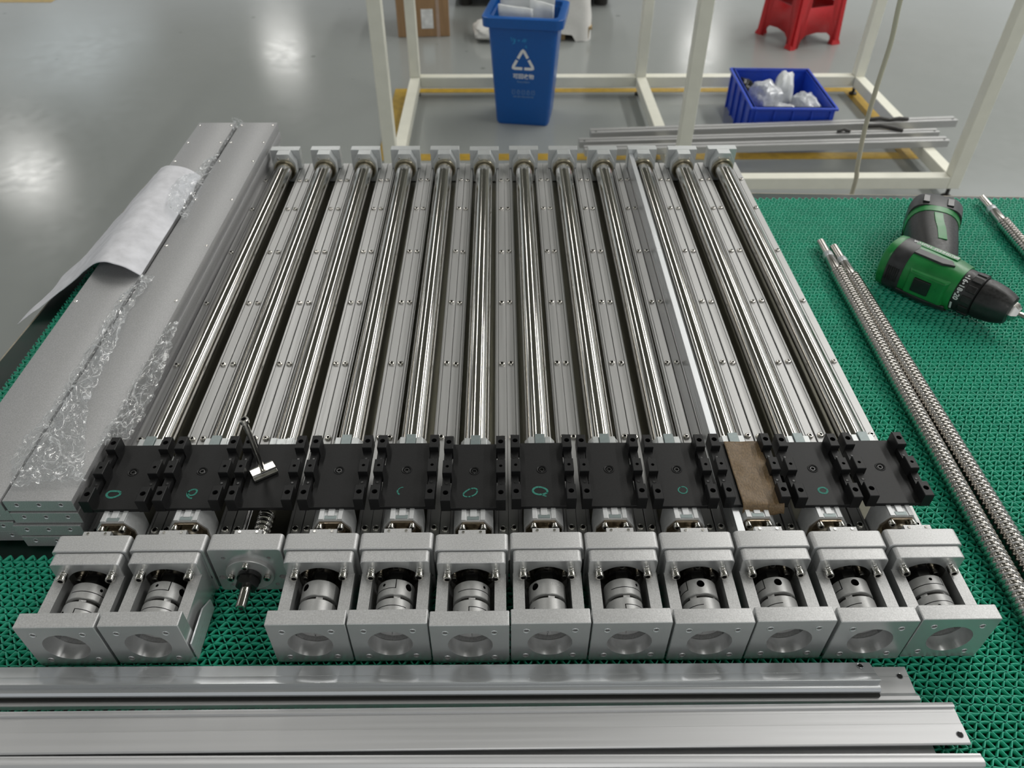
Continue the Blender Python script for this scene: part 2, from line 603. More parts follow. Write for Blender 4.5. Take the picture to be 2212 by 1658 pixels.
def build_mat():
    rot = math.radians(-0.55)
    cr, sr = math.cos(rot), math.sin(rot)
    dy, per, t = 0.00695, 0.01055, 0.00102
    seg = 12
    V, F = [], []
    base = 0

    def strip(xs, ys, sl):
        nonlocal base
        k = len(xs)
        hw = 0.5 * t * np.sqrt(1 + sl * sl)
        P = np.zeros((4, k, 3))
        for q, (s, z) in enumerate(((-1, 0.0), (1, 0.0), (-1, -MT), (1, -MT))):
            P[q, :, 0] = xs
            P[q, :, 1] = ys + s * hw
            P[q, :, 2] = z
        X = P[..., 0] * cr - P[..., 1] * sr
        Y = P[..., 0] * sr + P[..., 1] * cr
        P[..., 0], P[..., 1] = X, Y
        V.append(P.reshape(-1, 3))
        i = np.arange(k - 1)
        ft, bt, fb, bb = base + i, base + k + i, base + 2 * k + i, base + 3 * k + i
        F.append(np.stack([ft, ft + 1, bt + 1, bt], 1))
        F.append(np.stack([fb, fb + 1, ft + 1, ft], 1))
        F.append(np.stack([bt, bt + 1, bb + 1, bb], 1))
        base += 4 * k

    y = -0.70
    row = 0
    rng = random.Random(3)
    while y < 0.435:
        if y < -0.262:
            rs = [(-0.589, 0.93)]
        else:
            rs = [(-0.589, -0.505), (0.375, 0.93)]
        if y < -0.40:
            rs = [(-0.55, 0.93)]
        for x0, x1 in rs:
            xs = np.array([x0, x1])
            nl = int(round((x1 - x0) / per)) * 4
            xs = np.linspace(x0, x1, nl + 1)
            wl = 2 * PI / per
            q0 = rng.uniform(0, 6.28)
            strip(xs, y + 0.00045 * np.sin(wl * xs + q0), 0.00045 * wl * np.cos(wl * xs + q0))
            nper = int(round((x1 - x0) / per))
            xs = np.linspace(x0, x0 + nper * per, nper * seg + 1)
            ph = (row % 2) * 0.37 * 2 * PI + rng.uniform(-0.12, 0.12)
            amp = dy * 0.5 - t * 0.35
            w = 2 * PI / per
            ys = y + dy * 0.5 + amp * np.sin(w * xs + ph)
            strip(xs, ys, amp * w * np.cos(w * xs + ph))
        y += dy
        row += 1
    V = np.concatenate(V)
    F = np.concatenate(F)
    me = bpy.data.meshes.new('mat_ribs')
    me.vertices.add(len(V))
    me.vertices.foreach_set('co', V.ravel())
    me.loops.add(F.size)
    me.polygons.add(len(F))
    me.loops.foreach_set('vertex_index', F.ravel().astype(np.int32))
    me.polygons.foreach_set('loop_start', np.arange(0, F.size, 4, dtype=np.int32))
    me.update(calc_edges=True)
    me.materials.append(MATGREEN)
    return me


gm = put('mat', build_mat())
tag(gm, 'green openwork mat of wavy plastic ribs covering the workbench', 'mat')
gm['kind'] = 'stuff'

# ------------------------------------------------------------------ linear modules: shared meshes
PITCH = 0.065
CZ = 0.0282            # axis height of coupling, shaft and bearing
TZ = 0.0270            # axis height of the guide tube
RZ = 0.0195            # rail top

half = [(0.0, 0.0), (0.0321, 0.0), (0.0321, 0.0192), (0.0318, RZ), 
        (0.0233, RZ), (0.0231, RZ - 0.0014), (0.0226, RZ - 0.0014), (0.0224, RZ), (0.0206, RZ), (0.0206, 0.0172), (0.0190, 0.0172), (0.0190, 0.0040)]
prof = half[1:] + [(-x, z) for x, z in half[1:]][::-1]
g = G()
g.prism(prof, 'y', -0.2754, 0.523)
ME_RAIL = g.mesh('base_rail', [ALU_SATIN, CHANNEL], angle=25)
for p in ME_RAIL.polygons:                                   # the raceway walls and bed are darker ground steel
    c = p.center
    if abs(c.x) < 0.0191 and c.z > 0.003 and abs(p.normal.y) < 0.5:
        p.material_index = 1

g = G()
g.lathe([(0.0035, 0.0), (0.0035, 0.0012), (0.0031, 0.0021), (0.0021, 0.0024), (0.0016, 0.0024)], 'z', n=16, cap=False)
g.lathe([(0.0016, 0.0024), (0.0015, 0.0006)], 'z', n=6, cap=False, mi=1)
g.add([(x, y, 0.0006) for x, y in circ(0, 0, 0.0015, 6)], [tuple(range(6))], 1)
ME_BOLT = g.mesh('rail_bolt', [CHROME, HOLE], angle=50)

ME_TUBE = G().cyl('y', (0, 0, TZ), 0.0132, -0.160, 0.4870, 40).mesh('guide_tube', [STEEL])
g = G()
g.lathe([(0.0134, 0.4845), (0.0150, 0.4832), (0.0168, 0.4832), (0.0173, 0.4838), (0.0173, 0.4872)], 'y', (0, 0, TZ), 36)
ME_RING = g.mesh('tube_ring', [BRASS])
ep = [(-0.0180, 0.0045), (0.0180, 0.0045), (0.0180, 0.0200), (0.0236, 0.0200), (0.0236, 0.0525), (-0.0236, 0.0525), (-0.0236, 0.0200), (-0.0180, 0.0200)]
ME_EPLATE = G().prism(ep, 'y', 0.5035, 0.5183).mesh('end_plate', [ALU_END])
eb2 = [(-0.0184, 0.0050), (0.0184, 0.0050), (0.0184, 0.0370), (0.0100, 0.0525), (-0.0100, 0.0525), (-0.0184, 0.0370)]
ME_EBLOCK = G().prism(eb2, 'y', 0.4870, 0.5034).mesh('end_block', [ALU_END])
g = G()
g.lathe([(0.0017, 0.0), (0.0017, 0.0010), (0.0012, 0.0014)], 'y', n=10)
ME_ESCREW = g.mesh('end_screw', [CHROME])

# carriage
CB, CF = -0.1580, -0.2385
CPL = 0.0495
g = G()
g.plate(rrect(-0.0212, 0.0212, CF, CB, 0.0), [(0, -0.1935, 0.0036, 0.0022, 20)], 'z', 0.0455, CPL, ch=0.0003)
g.lathe([(0.0036, CPL - 0.0001), (0.0046, CPL + 0.0005), (0.0049, CPL + 0.0005), (0.0052, CPL - 0.0001)], 'z', (0, -0.1935, 0), 24, cap=False)
for s in (-1, 1):
    arc = [(s * (0.0210 + 0.0016 * math.sin(PI * k / 12)), CF + (CB - CF) * k / 12) for k in range(13)]
    poly = arc + [(s * 0.0294, CB), (s * 0.0294, CF)]
    g.prism(poly, 'z', 0.0456, 0.0546)
    xa, xb = sorted((s * 0.0208, s * 0.0296))
    for k, (y0, y1, r, d) in enumerate(((-0.1745, -0.1575, 0.0026, 0.006), (-0.2055, -0.1895, 0.0016, 0.006), (-0.2390, -0.2215, 0.0026, 0.006))):
        cyk = (y0 + y1) / 2 + (0.0004 if k != 1 else 0)
        g.plate(rrect(xa, xb, y0, y1, 0.0), [((xa + xb) / 2, cyk, r, d, 16)], 'z', 0.0454, 0.0610, ch=0.0005)
    for yk in (-0.1830, -0.2130):
        g.lathe([(0.0021, 0.0546), (0.0019, 0.0549), (0.0012, 0.0549), (0.0010, 0.0547)], 'z', (s * 0.0252, yk, 0), 14, cap=False)
        g.add([(x, y, 0.05475) for x, y in circ(s * 0.0252, yk, 0.00125, 12)], [tuple(range(12))], 1)
g.box(-0.0145, 0.0145, CF + 0.009, CB - 0.009, 0.0412, 0.0456)
ME_CARR = g.mesh('carriage', [BLACK_AN, BLACK_OX], angle=30)
g = G()
g.lathe([(0.0030, CPL - 0.0021), (0.0030, CPL - 0.0004), (0.0026, CPL), (0.0016, CPL), (0.0014, CPL - 0.0004)], 'z', (0, -0.1935, 0), 18, cap=False)
g.add([(x, y - 0.1935, CPL - 0.0012) for x, y in circ(0, 0, 0.0016, 6)], [tuple(range(6))], 1)
ME_CSCREW = g.mesh('center_screw', [BLACK_OX, HOLE])

# nut housing in front of the carriage (white), its plate, chip and screws
g = G()
NF = -0.2505
oct_ = [(-0.0180, 0.0060), (0.0180, 0.0060), (0.0180, 0.0350), (0.0108, 0.0455), (-0.0108, 0.0455), (-0.0180, 0.0350)]
g.prism(oct_, 'y', NF, -0.2300)
g.box(-0.0108, -0.0065, NF + 0.0002, -0.2300, 0.0450, 0.0470)
g.box(0.0065, 0.0108, NF + 0.0002, -0.2300, 0.0450, 0.0470)
g.box(-0.0030, 0.0030, NF + 0.0040, -0.2300, 0.0450, 0.0470)
g.box(-0.0066, 0.0066, NF + 0.0002, NF + 0.0052, 0.0450, 0.0462)
ME_NUT = g.mesh('nut_housing', [ZINC])
ME_CHIP = G().box(-0.0054, 0.0054, NF + 0.0008, NF + 0.0048, 0.0460, 0.0466).mesh('insert_chip', [CHIP])
g = G()
ro = [(-0.0165, 0.0080), (0.0165, 0.0080), (0.0165, 0.0335), (0.0098, 0.0440), (-0.0098, 0.0440), (-0.0165, 0.0335)]
g.prism(ro, 'y', NF - 0.0022, NF)
g.lathe([(0.0120, 0), (0.0120, -0.004), (0.0105, -0.0055), (0.0085, -0.0055)], 'y', (0, NF - 0.002, CZ), 28, mi=1)
ME_RETAIN = g.mesh('retainer_plate', [RETAIN, STEEL_DK])
g = G()
g.lathe([(0.0026, 0.0), (0.0026, -0.0012), (0.0024, -0.0014), (0.0030, -0.0016), (0.0030, -0.0040), (0.0026, -0.0046), (0.0016, -0.0046)], 'y', n=16, cap=False)
g.lathe([(0.0014, -0.0046), (0.0013, -0.0024)], 'y', n=6, cap=False, mi=1)
g.add([(x, -0.0026, z) for x, z in circ(0, 0, 0.0014, 6)], [tuple(range(6))], 1)
ME_CAPS = g.mesh('socket_screw', [CHROME, HOLE], angle=45)

# rear cap of the nut, just behind the carriage
g = G()
RB = -0.1450
rc = [(-0.0150, 0.0080), (0.0150, 0.0080), (0.0150, 0.0390), (0.0112, 0.0440), (-0.0112, 0.0440), (-0.0150, 0.0390)]
g.prism(rc, 'y', -0.1660, RB)
g.box(-0.0112, -0.0052, -0.1660, RB - 0.0006, 0.0438, 0.0458)
g.box(0.0052, 0.0112, -0.1660, RB - 0.0006, 0.0438, 0.0458)
ME_RCAP = g.mesh('rear_nut_cap', [ALU_END])
ME_RCHIP = G().box(-0.0048, 0.0048, -0.1590, RB + 0.0018, 0.0442, 0.0474).mesh('insert_chip', [CHIP])

def smooth_sides(me):
    """upright faces are smooth anodised, level faces bead-blasted"""
    for p in me.polygons:
        if p.material_index == 0 and abs(p.normal.z) < 0.5:
            p.material_index = 3


# bearing block
BB, BFR = -0.2755, -0.2925
g = G()
g.plate(rrect(-0.0315, 0.0315, 0.0, 0.0600, 0.0035), [(-0.0195, 0.0480, 0.0018, 0.006, 14), (0.0195, 0.0480, 0.0018, 0.006, 14),
                                                     (-0.0195, 0.0090, 0.0018, 0.006, 14), (0.0195, 0.0090, 0.0018, 0.006, 14),
                                                     (-0.0265, 0.0200, 0.0032, 0.006, 16), (0.0265, 0.0200, 0.0032, 0.006, 16)],
        'y', BB, BFR, ch=0.0006)
g.box(-0.0118, 0.0118, BB - 0.001, BB + 0.0045, 0.0545, 0.0592)
ME_BEAR = g.mesh('bearing_block', [ALU_BLAST, HOLE, ALU_BORE, ALU_FACE], angle=30)
smooth_sides(ME_BEAR)
ME_TABS = G().lathe([(0.0014, 0), (0.0012, 0.0006), (0.0006, 0.0006)], 'z', n=10).mesh('tab_screw', [CHROME])
g = G()
g.lathe([(0.0207, BFR + 0.0002), (0.0207, BFR - 0.0034), (0.0202, BFR - 0.0040), (0.0090, BFR - 0.0040)], 'y', (0, 0, CZ), 40)
ME_CAP_SHADED = g.mesh('bearing_cap', [STEEL_DK])  # same silver disc as the bare cap, its shade put into a darker colour
ME_CAPL = g.mesh('bearing_cap', [ALU_SATIN])
g = G()
g.lathe([(0.0098, BFR - 0.0040), (0.0104, BFR - 0.0052), (0.0104, BFR - 0.0085)], 'y', (0, 0, CZ), 24)
g.lathe([(0.0100, BFR - 0.0085), (0.0100, BFR - 0.0150), (0.0088, BFR - 0.0165)], 'y', (0, 0, CZ), 6)
ME_LNUT = g.mesh('lock_nut', [BLACK_OX])
g = G()
g.lathe([(0.0046, BFR - 0.0150), (0.0046, BFR - 0.0360), (0.0040, BFR - 0.0368), (0.0018, BFR - 0.0368)], 'y', (0, 0, CZ), 24, cap=False)
g.lathe([(0.0018, BFR - 0.0368), (0.0003, BFR - 0.0340)], 'y', (0, 0, CZ), 12, mi=1)
ME_SHAFT = g.mesh('drive_shaft', [STEEL, HOLE])

# motor bracket (a window frame between two plates)
R0, R1, FP0, FP1 = -0.2927, -0.3046, -0.3502, -0.3634
g = G()
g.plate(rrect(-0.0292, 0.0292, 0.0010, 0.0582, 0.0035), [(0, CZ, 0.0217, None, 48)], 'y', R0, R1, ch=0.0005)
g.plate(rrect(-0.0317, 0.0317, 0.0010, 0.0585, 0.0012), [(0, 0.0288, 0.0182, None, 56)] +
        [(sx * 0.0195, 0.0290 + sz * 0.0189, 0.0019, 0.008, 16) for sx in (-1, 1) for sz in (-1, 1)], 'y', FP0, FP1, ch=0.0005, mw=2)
tr = [(-0.0293, 0.0010), (0.0293, 0.0010), (0.0293, 0.0408), (0.0196, 0.0408)]
tr += [(0.0196 * math.cos(math.radians(a_)), 0.0288 + 0.0196 * math.sin(math.radians(a_))) for a_ in range(0, -181, -12)]
tr += [(-0.0196, 0.0408), (-0.0293, 0.0408)]
g.prism(tr, 'y', FP0 - 0.001, R1 + 0.0006)
for s in (-1, 1):
    for zz in (0.0478, 0.0101):
        g.lathe([(0.0019, FP1 - 0.00005), (0.0025, FP1 - 0.00045), (0.0029, FP1 - 0.00005)], 'y', (s * 0.0195, 0, zz), 18, cap=False, mi=2)
ME_BRACK = g.mesh('motor_bracket', [ALU_BLAST, HOLE, ALU_BORE, ALU_FACE], angle=30)
smooth_sides(ME_BRACK)
g = G()
g.lathe([(0.0034, 0.0), (0.0034, -0.0012), (0.0032, -0.0014), (0.0034, -0.0016), (0.0034, -0.0028), (0.0032, -0.0031), (0.0039, -0.0034),
         (0.0039, -0.0070), (0.0034, -0.0077), (0.0022, -0.0077)], 'y', n=20, cap=False)
g.lathe([(0.0022, -0.0077), (0.0020, -0.0045)], 'y', n=6, cap=False, mi=1)
g.add([(x, -0.0052, z) for x, z in circ(0, 0, 0.0019, 6)], [tuple(range(6))], 1)
ME_BSCREW = g.mesh('bracket_screw', [CHROME, HOLE], angle=45)

# jaw coupling, cut with real slits and holes; th = angle from the top, positive to the right
CR = 0.0156


def coupling_mesh():
    g = G()
    y0, y1, y2, y3 = -0.3118, -0.3268, -0.3302, -0.3470
    g.lathe([(0.0050, y0), (CR - 0.0006, y0), (CR, y0 - 0.0006), (CR, y1 + 0.0005), (CR - 0.0005, y1), (0.0050, y1)], 'y', (0, 0, 0), 64, cap=False)
    g.lathe([(0.0050, y2), (CR - 0.0005, y2), (CR, y2 - 0.0005), (CR, y3 + 0.0006), (CR - 0.0006, y3), (0.0050, y3)], 'y', (0, 0, 0), 64, cap=False)
    g.lathe([(0.0050, y3), (0.0050, y0)], 'y', (0, 0, 0), 24, cap=False)
    for k in range(2):                                       # jaws reaching across the gap
        c = PI * k + 0.15
        for (ya, yb, off) in ((y1 + 0.0004, y2 + 0.0006, 0.0), (y2 - 0.0004, y1 - 0.0006, PI / 2)):
            ring = []
            for (r, w) in ((0.0060, 0.55), (0.0138, 0.20)):
                for tt in (-w, w):
                    ring.append((r * math.sin(c + off + tt), r * math.cos(c + off + tt)))
            poly = [ring[0], ring[2], ring[3], ring[1]]
            g.prism(poly, 'y', ya, yb)
    me = g.mesh('coupling', [COUPL, BLACK_OX], angle=35)
    cut = G()

    def pt(th, r, y):
        return (r * math.sin(th), y, r * math.cos(th))

    def rod(th, yc, r, depth):
        M = Matrix.Translation(pt(th, 0, yc)) @ Matrix.Rotation(th, 4, 'Y')
        c = G().lathe([(r, CR - depth), (r, CR + 0.004)], 'z', n=18)
        c.transform(M)
        cut.add(c.v, c.f, 0)

    def arc_slit(t0, t1, yc, w=0.0007, depth=0.0035):
        n = 20
        rings = []
        for k in range(n + 1):
            th = t0 + (t1 - t0) * k / n
            rings.append([pt(th, CR - depth, yc - w / 2), pt(th, CR + 0.002, yc - w / 2), pt(th, CR + 0.002, yc + w / 2), pt(th, CR - depth, yc + w / 2)])
        cut.loft(rings)

    def axial_slit(th, ya, yb, w=0.0008, depth=0.0035):
        M = Matrix.Rotation(th, 4, 'Y')
        c = G().box(-w / 2, w / 2, min(ya, yb), max(ya, yb), CR - depth, CR + 0.002)
        c.transform(M)
        cut.add(c.v, c.f, 0)

    R = math.radians
    arc_slit(R(-130), R(1.4), y0 - 0.0088)
    axial_slit(R(0), y0 + 0.001, y0 - 0.0089)
    rod(R(-40), y0 - 0.0044, 0.0014, 0.004)
    rod(R(44), y0 - 0.0056, 0.0033, 0.006)
    q = R(-90)
    arc_slit(q - R(1.4), q + R(130), y3 + 0.0098)
    axial_slit(q, y3 - 0.001, y3 + 0.0099)
    rod(q + R(40), y3 + 0.0056, 0.0014, 0.004)
    rod(q - R(44), y3 + 0.0058, 0.0033, 0.006)
    cm = cut.mesh('cutter', [BLACK_OX])
    ob, oc = put('tmp_a', me), put('tmp_b', cm)
    md = ob.modifiers.new('b', 'BOOLEAN')
    md.operation = 'DIFFERENCE'
    md.solver = 'EXACT'
    md.use_self = True
    md.material_mode = 'TRANSFER'
    md.object = oc
    dg = bpy.context.evaluated_depsgraph_get()
    res = bpy.data.meshes.new_from_object(ob.evaluated_get(dg))
    res.name = 'coupling'
    bpy.data.objects.remove(ob)
    bpy.data.objects.remove(oc)
    res.polygons.foreach_set('use_smooth', [True] * len(res.polygons))
    res.set_sharp_from_angle(angle=math.radians(35))
    return res


ME_COUP = coupling_mesh()
ME_SPID = G().lathe([(0.0124, -0.3262), (0.0124, -0.3306)], 'y', (0, 0, 0), 20).mesh('coupling_insert', [CASTOR])

# lead screw seen only on the stripped module
SCREWP = 0.0060


def thread_mesh(y0, y1, r, pitch, depth, n=24, ppp=10, mats=None, name='screw_thread', end_taper=True):
    m = max(2, int(round((y1 - y0) / pitch * ppp)))
    vs, fs = [], []
    for i in range(m + 1):
        y = y0 + (y1 - y0) * i / m
        for k in range(n):
            th = 2 * PI * k / n
            ph = ((y / pitch) - th / (2 * PI)) % 1.0
            d = 0.0
            if ph < 0.62:
                d = depth * math.sin(PI * ph / 0.62) ** 0.8
            rr = r - d
            vs.append((rr * math.cos(th), y, rr * math.sin(th)))
    for i in range(m):
        for k in range(n):
            k2 = (k + 1) % n
            fs.append((i * n + k, i * n + k2, (i + 1) * n + k2, (i + 1) * n + k))
    fs.append(tuple(range(n))[::-1])
    fs.append(tuple(m * n + k for k in range(n)))
    g = G()
    g.add(vs, fs)
    return g.mesh(name, mats or [SCREW_ST], angle=60, recalc=False)


ME_LEAD = thread_mesh(-0.2756, -0.2300, 0.0080, 0.0055, 0.0011, mats=[CHROME], name='lead_screw')
for v in ME_LEAD.vertices:
    v.co.z += CZ

# ------------------------------------------------------------------ the twelve modules
DY = [.0008, .0014, .0012, .0011, .0010, -.0012, 0, -.0004, -.0013, -.0005, -.0017, -.0003]
DX = [-.0004, 0, .0005, .0006, .0003, .0001, -.0004, -.0008, -.0008, -.0005, .0002, .0010]
TH = [95, 24, None, -85, 5, 85, -87, 85, -46, -44, -46, 36]
LABELS = [
    'leftmost linear module against the cover plates, squarish green ring marked on its carriage',
    'second linear module from the left, green e-shaped scribble on its black carriage',
    'third linear module from the left without motor bracket, bare shaft and black nut showing',
    'fourth linear module from the left, unmarked carriage, first bracket right of the empty bay',
    'fifth linear module from the left, faint broken green arc on its black carriage',
    'sixth linear module from the left, slanted broken green oval on its black carriage',
    'seventh linear module from the left, bold green ring on carriage, engraved coupling',
    'eighth linear module from the left, unmarked carriage between bold and small green rings',
    'ninth linear module from the left, small faint green ring low on its carriage',
    'tenth linear module from the left, with brown cloth lying over its carriage',
    'eleventh linear module from the left, second from right, small bold green ring',
    'rightmost linear module beside the bare green mat, unmarked carriage with open centre hole',
]
BOLT_Y = [.461, .3673, .2448, .1224, 0.0, -.1213, -.2402]


def ring_pts(cx, cy, rx, ry, a0=0, a1=360, rot=0, n=36, wob=0.06, seed=1):
    rg = random.Random(seed)
    k1, k2 = rg.uniform(0, 6), rg.uniform(0, 6)
    out = []
    for i in range(n + 1):
        t = math.radians(a0 + (a1 - a0) * i / n)
        w = 1 + wob * math.sin(2 * t + k1) + wob * 0.6 * math.sin(3 * t + k2)
        x, y = rx * w * math.cos(t), ry * w * math.sin(t)
        c, s = math.cos(rot), math.sin(rot)
        out.append((cx + c * x - s * y, cy + s * x + c * y))
    return out


def chalk(idx):
    """strokes on the carriage plate in the module's own coordinates"""
    y = -0.2205
    if idx == 0:
        return [(ring_pts(-0.0088, y, 0.0056, 0.0044, 20, 372, 0, wob=0.10, seed=4), 0.0021)]
    if idx == 1:
        return [(ring_pts(-0.0014, y + 0.0008, 0.0040, 0.0034, 190, -170, 0.2, wob=0.06, seed=2), 0.0016), ([(-0.0052, y + 0.0012), (-0.0060, y - 0.0008), (-0.0050, y - 0.0034), (-0.0024, y - 0.0058), (0.0002, y - 0.0066)], 0.0016)]
    if idx == 4:
        return [(ring_pts(-0.0022, y + 0.0005, 0.0038, 0.0046, 75, 160, 0, n=16, wob=0.02), 0.0008),
                (ring_pts(-0.0022, y + 0.0005, 0.0040, 0.0046, 165, 245, 0, n=16, wob=0.02), 0.0014)]
    if idx == 5:
        return [(ring_pts(-0.0030, y, 0.0068, 0.0044, 0, 160, 0.45, n=20, wob=0.06), 0.0015),
                (ring_pts(-0.0030, y, 0.0066, 0.0044, 165, 350, 0.45, n=20, wob=0.06), 0.0013)]
    if idx == 6:
        return [(ring_pts(-0.0028, y + 0.0003, 0.0066, 0.0046, -75, 290, 0, wob=0.05, seed=9), 0.0020), ([(-0.0012, y - 0.0046), (0.0012, y - 0.0058), (0.0030, y - 0.0064)], 0.0012)]
    if idx == 8:
        return [(ring_pts(0.0012, y + 0.0010, 0.0040, 0.0042, 0, 355, 0, wob=0.05), 0.0012)]
    if idx == 10:
        return [(ring_pts(0.0012, y - 0.0005, 0.0040, 0.0036, 0, 360, 0, wob=0.03), 0.0019)]
    return []


for i in range(12):
    cxm = (i - 5.5) * PITCH + DX[i]
    T = thing('linear_module', LABELS[i], 'linear actuator', (cxm, DY[i], 0.0), 0.0, 'linear modules in a row on the mat')
    rail = put('base_rail', ME_RAIL, T)
    for by in BOLT_Y:
        for s in (-1, 1):
            put('rail_bolt', ME_BOLT, rail, loc=(s * 0.0271, by, RZ - 0.0001))
    put('guide_tube', ME_TUBE, T)
    put('tube_ring', ME_RING, T)
    epo = put('end_plate', ME_EPLATE, T, bevel=0.0008)
    ebo = put('end_block', ME_EBLOCK, T, bevel=0.0006)
    for s in (-1, 1):
        put('end_screw', ME_ESCREW, ebo, loc=(s * 0.0085, 0.4870, 0.0455), rot=(PI, 0, 0))
    ca = put('carriage', ME_CARR, T)
    if i not in (2, 9):
        put('center_screw', ME_CSCREW, ca)
    for pts, w in chalk(i):
        ck = obj('chalk_mark', ribbon(pts, w), CHALK, ca, loc=(0, 0, CPL + 0.00005))
    rcp = put('rear_nut_cap', ME_RCAP, T, bevel=0.0005)
    if i != 2:
        put('insert_chip', ME_RCHIP, rcp, bevel=0.0004)
        nh = put('nut_housing', ME_NUT, T, bevel=0.0004)
        put('insert_chip', ME_CHIP, nh)
        put('retainer_plate', ME_RETAIN, nh)
        for s in (-1, 1):
            put('socket_screw', ME_CAPS, nh, loc=(s * 0.0095, NF - 0.0022, 0.0412))
    else:
        put('lead_screw', ME_LEAD, T)
    be = put('bearing_block', ME_BEAR, T)
    for s in (-1, 1):
        put('tab_screw', ME_TABS, be, loc=(s * 0.0075, BB + 0.0022, 0.0592))
    cp = put('bearing_cap', ME_CAPL if i == 2 else ME_CAP_SHADED, T)
    for an in (90, 0, 180, 270):
        t = math.radians(an)
        put('cap_screw', ME_CAPS, cp, loc=(0.0157 * math.cos(t), BFR - 0.0040, CZ + 0.0157 * math.sin(t)))
    put('lock_nut', ME_LNUT, T)
    put('drive_shaft', ME_SHAFT, T)
    if i == 2:
        continue
    br = put('motor_bracket', ME_BRACK, T)
    for s in (-1, 1):
        put('bracket_screw', ME_BSCREW, br, loc=(s * 0.0205, R1, 0.0452))
    co = put('coupling', ME_COUP, T, loc=(0, 0, CZ), rot=(0, math.radians(TH[i]), 0))
    put('coupling_insert', ME_SPID, co)
    if i == 6:
        tm = text_mesh('MCSC', 0.0034, ENGRAVE, 'engraving', extrude=0.00002)
        for v in tm.vertices:                                # wrap the letters round the hub
            x, y, z = v.co
            th = x / CR
            v.co = ((CR + 0.00004 + z) * math.sin(th), y, (CR + 0.00004 + z) * math.cos(th))
        put('engraving', tm, co, loc=(0, -0.3168, 0), rot=(0, math.radians(87 + 27), 0))

# small sensor tab bracket on the side of the second module's motor bracket
T2 = bpy.data.objects['linear_module.001']
br2 = [c for c in T2.children if c.name.startswith('motor_bracket')][0]
g = G()
g.prism([(-0.3625, 0.006), (-0.3150, 0.006), (-0.3150, 0.020), (-0.3300, 0.0295), (-0.3625, 0.0295)], 'x', 0.0330, 0.0345)
g.box(0.0295, 0.0345, -0.3560, -0.3200, 0.0060, 0.0075)
obj('side_tab', g, ALU_BRIGHT, br2, bevel=0.0004)

# ------------------------------------------------------------------ strip standing on the tenth module
g = G()
wx = 0.2052
g.prism([(wx, RZ + 0.0018), (wx + 0.0012, RZ + 0.0018), (wx + 0.0012, 0.0430), (wx + 0.0060, 0.0430), (wx + 0.0060, 0.0400), (wx + 0.0068, 0.0400),
         (wx + 0.0068, 0.0448), (wx, 0.0448)], 'y', -0.2680, 0.5028)
st = obj('aluminium_strip', g, [ALU_BRIGHT], None, bevel=0.0003)
tag(st, 'bright aluminium angle strip standing on edge along the tenth linear module', 'metal strip')

# ------------------------------------------------------------------ stacked cover plates on the left


def cover_plate(loc, rotz, label, top):
    L0, Wd, Ht = 0.832, 0.0625, 0.0147
    T = thing('cover_plate', label, 'cover plate', loc, rotz, 'stacked aluminium cover plates')
    hy = [0.012, 0.080, 0.148, 0.272, 0.398, 0.523]
    g = G()
    # front end at y = 0, rear end at y = L0; box section with small feet
    g.plate(rrect(-Wd / 2, Wd / 2, 0.0004, Ht, 0.0006, 2), [(x, 0.0092, 0.0016, 0.008, 12) for x in (-0.020, 0.0, 0.020)], 'y', L0, 0.0, ch=0.0003)
    body = obj('body', g, [ALU_PLATE, HOLE], T, angle=30)
    for x in (-0.020, 0.0, 0.020):
        h = G().lathe([(0.0015, 0.0002), (0.0023, -0.0004), (0.0026, 0.0002)], 'y', n=14, cap=False)
        obj('threaded_hole', h, ALU_BRIGHT, T, loc=(x, 0, 0.0092))
    if top:
        for yy in hy:
            for s in (-1, 1):
                q = G()
                q.lathe([(0.0026, 0.0), (0.0022, 0.0010), (0.0012, 0.0013)], 'z', n=12)
                obj('flat_screw', q, CHROME, T, loc=(s * 0.0265, L0 - yy, Ht - 0.0001))
    return T


lv = ['bottom', 'second', 'third', 'top']
for k in range(4):
    z = 0.0152 * k
    cover_plate((-0.4258 + (0.0010, -0.0014, 0.0012, 0)[k], -0.2362 + (-0.0050, -0.0040, -0.0015, 0.0)[k], z), math.radians(-0.52),
                '%s cover plate of the right stack beside the first linear module' % lv[k], k == 3)
for k in range(4):
    z = 0.0152 * k
    cover_plate((-0.4905 + (0.0005, -0.0008, 0.0004, 0)[k], -0.2362 + (0.002, 0.001, 0.002, 0.0)[k], z), math.radians(-0.12),
                '%s cover plate of the left stack at the bench edge' % lv[k], k == 3)

# ------------------------------------------------------------------ white foam sheet over the left stack
rows = [  # (far row, near row) control points from the seam over the crest to the overhanging flap
    [(-0.4580, 0.392, 0.0625), (-0.4777, 0.392, 0.0760), (-0.5073, 0.397, 0.0770), (-0.5420, 0.430, 0.0480), (-0.5830, 0.485, 0.0070)],
    [(-0.4565, 0.260, 0.0625), (-0.4780, 0.262, 0.0775), (-0.5090, 0.266, 0.0780), (-0.5560, 0.290, 0.0420), (-0.5980, 0.310, 0.0030)],
    [(-0.4562, 0.124, 0.0625), (-0.4785, 0.123, 0.0790), (-0.5103, 0.129, 0.0770), (-0.5700, 0.150, 0.0300), (-0.6316, 0.112, -0.0035)],
]


def cr_spline(P, t):
    n = len(P) - 1
    i = min(int(t * n), n - 1)
    f = t * n - i
    p0, p1, p2, p3 = P[max(i - 1, 0)], P[i], P[i + 1], P[min(i + 2, n)]
    return 0.5 * ((2 * p1) + (p2 - p0) * f + (2 * p0 - 5 * p1 + 4 * p2 - p3) * f * f + (3 * p1 - p0 - 3 * p2 + p3) * f ** 3)


RW = [[Vector(p) for p in r] for r in rows]


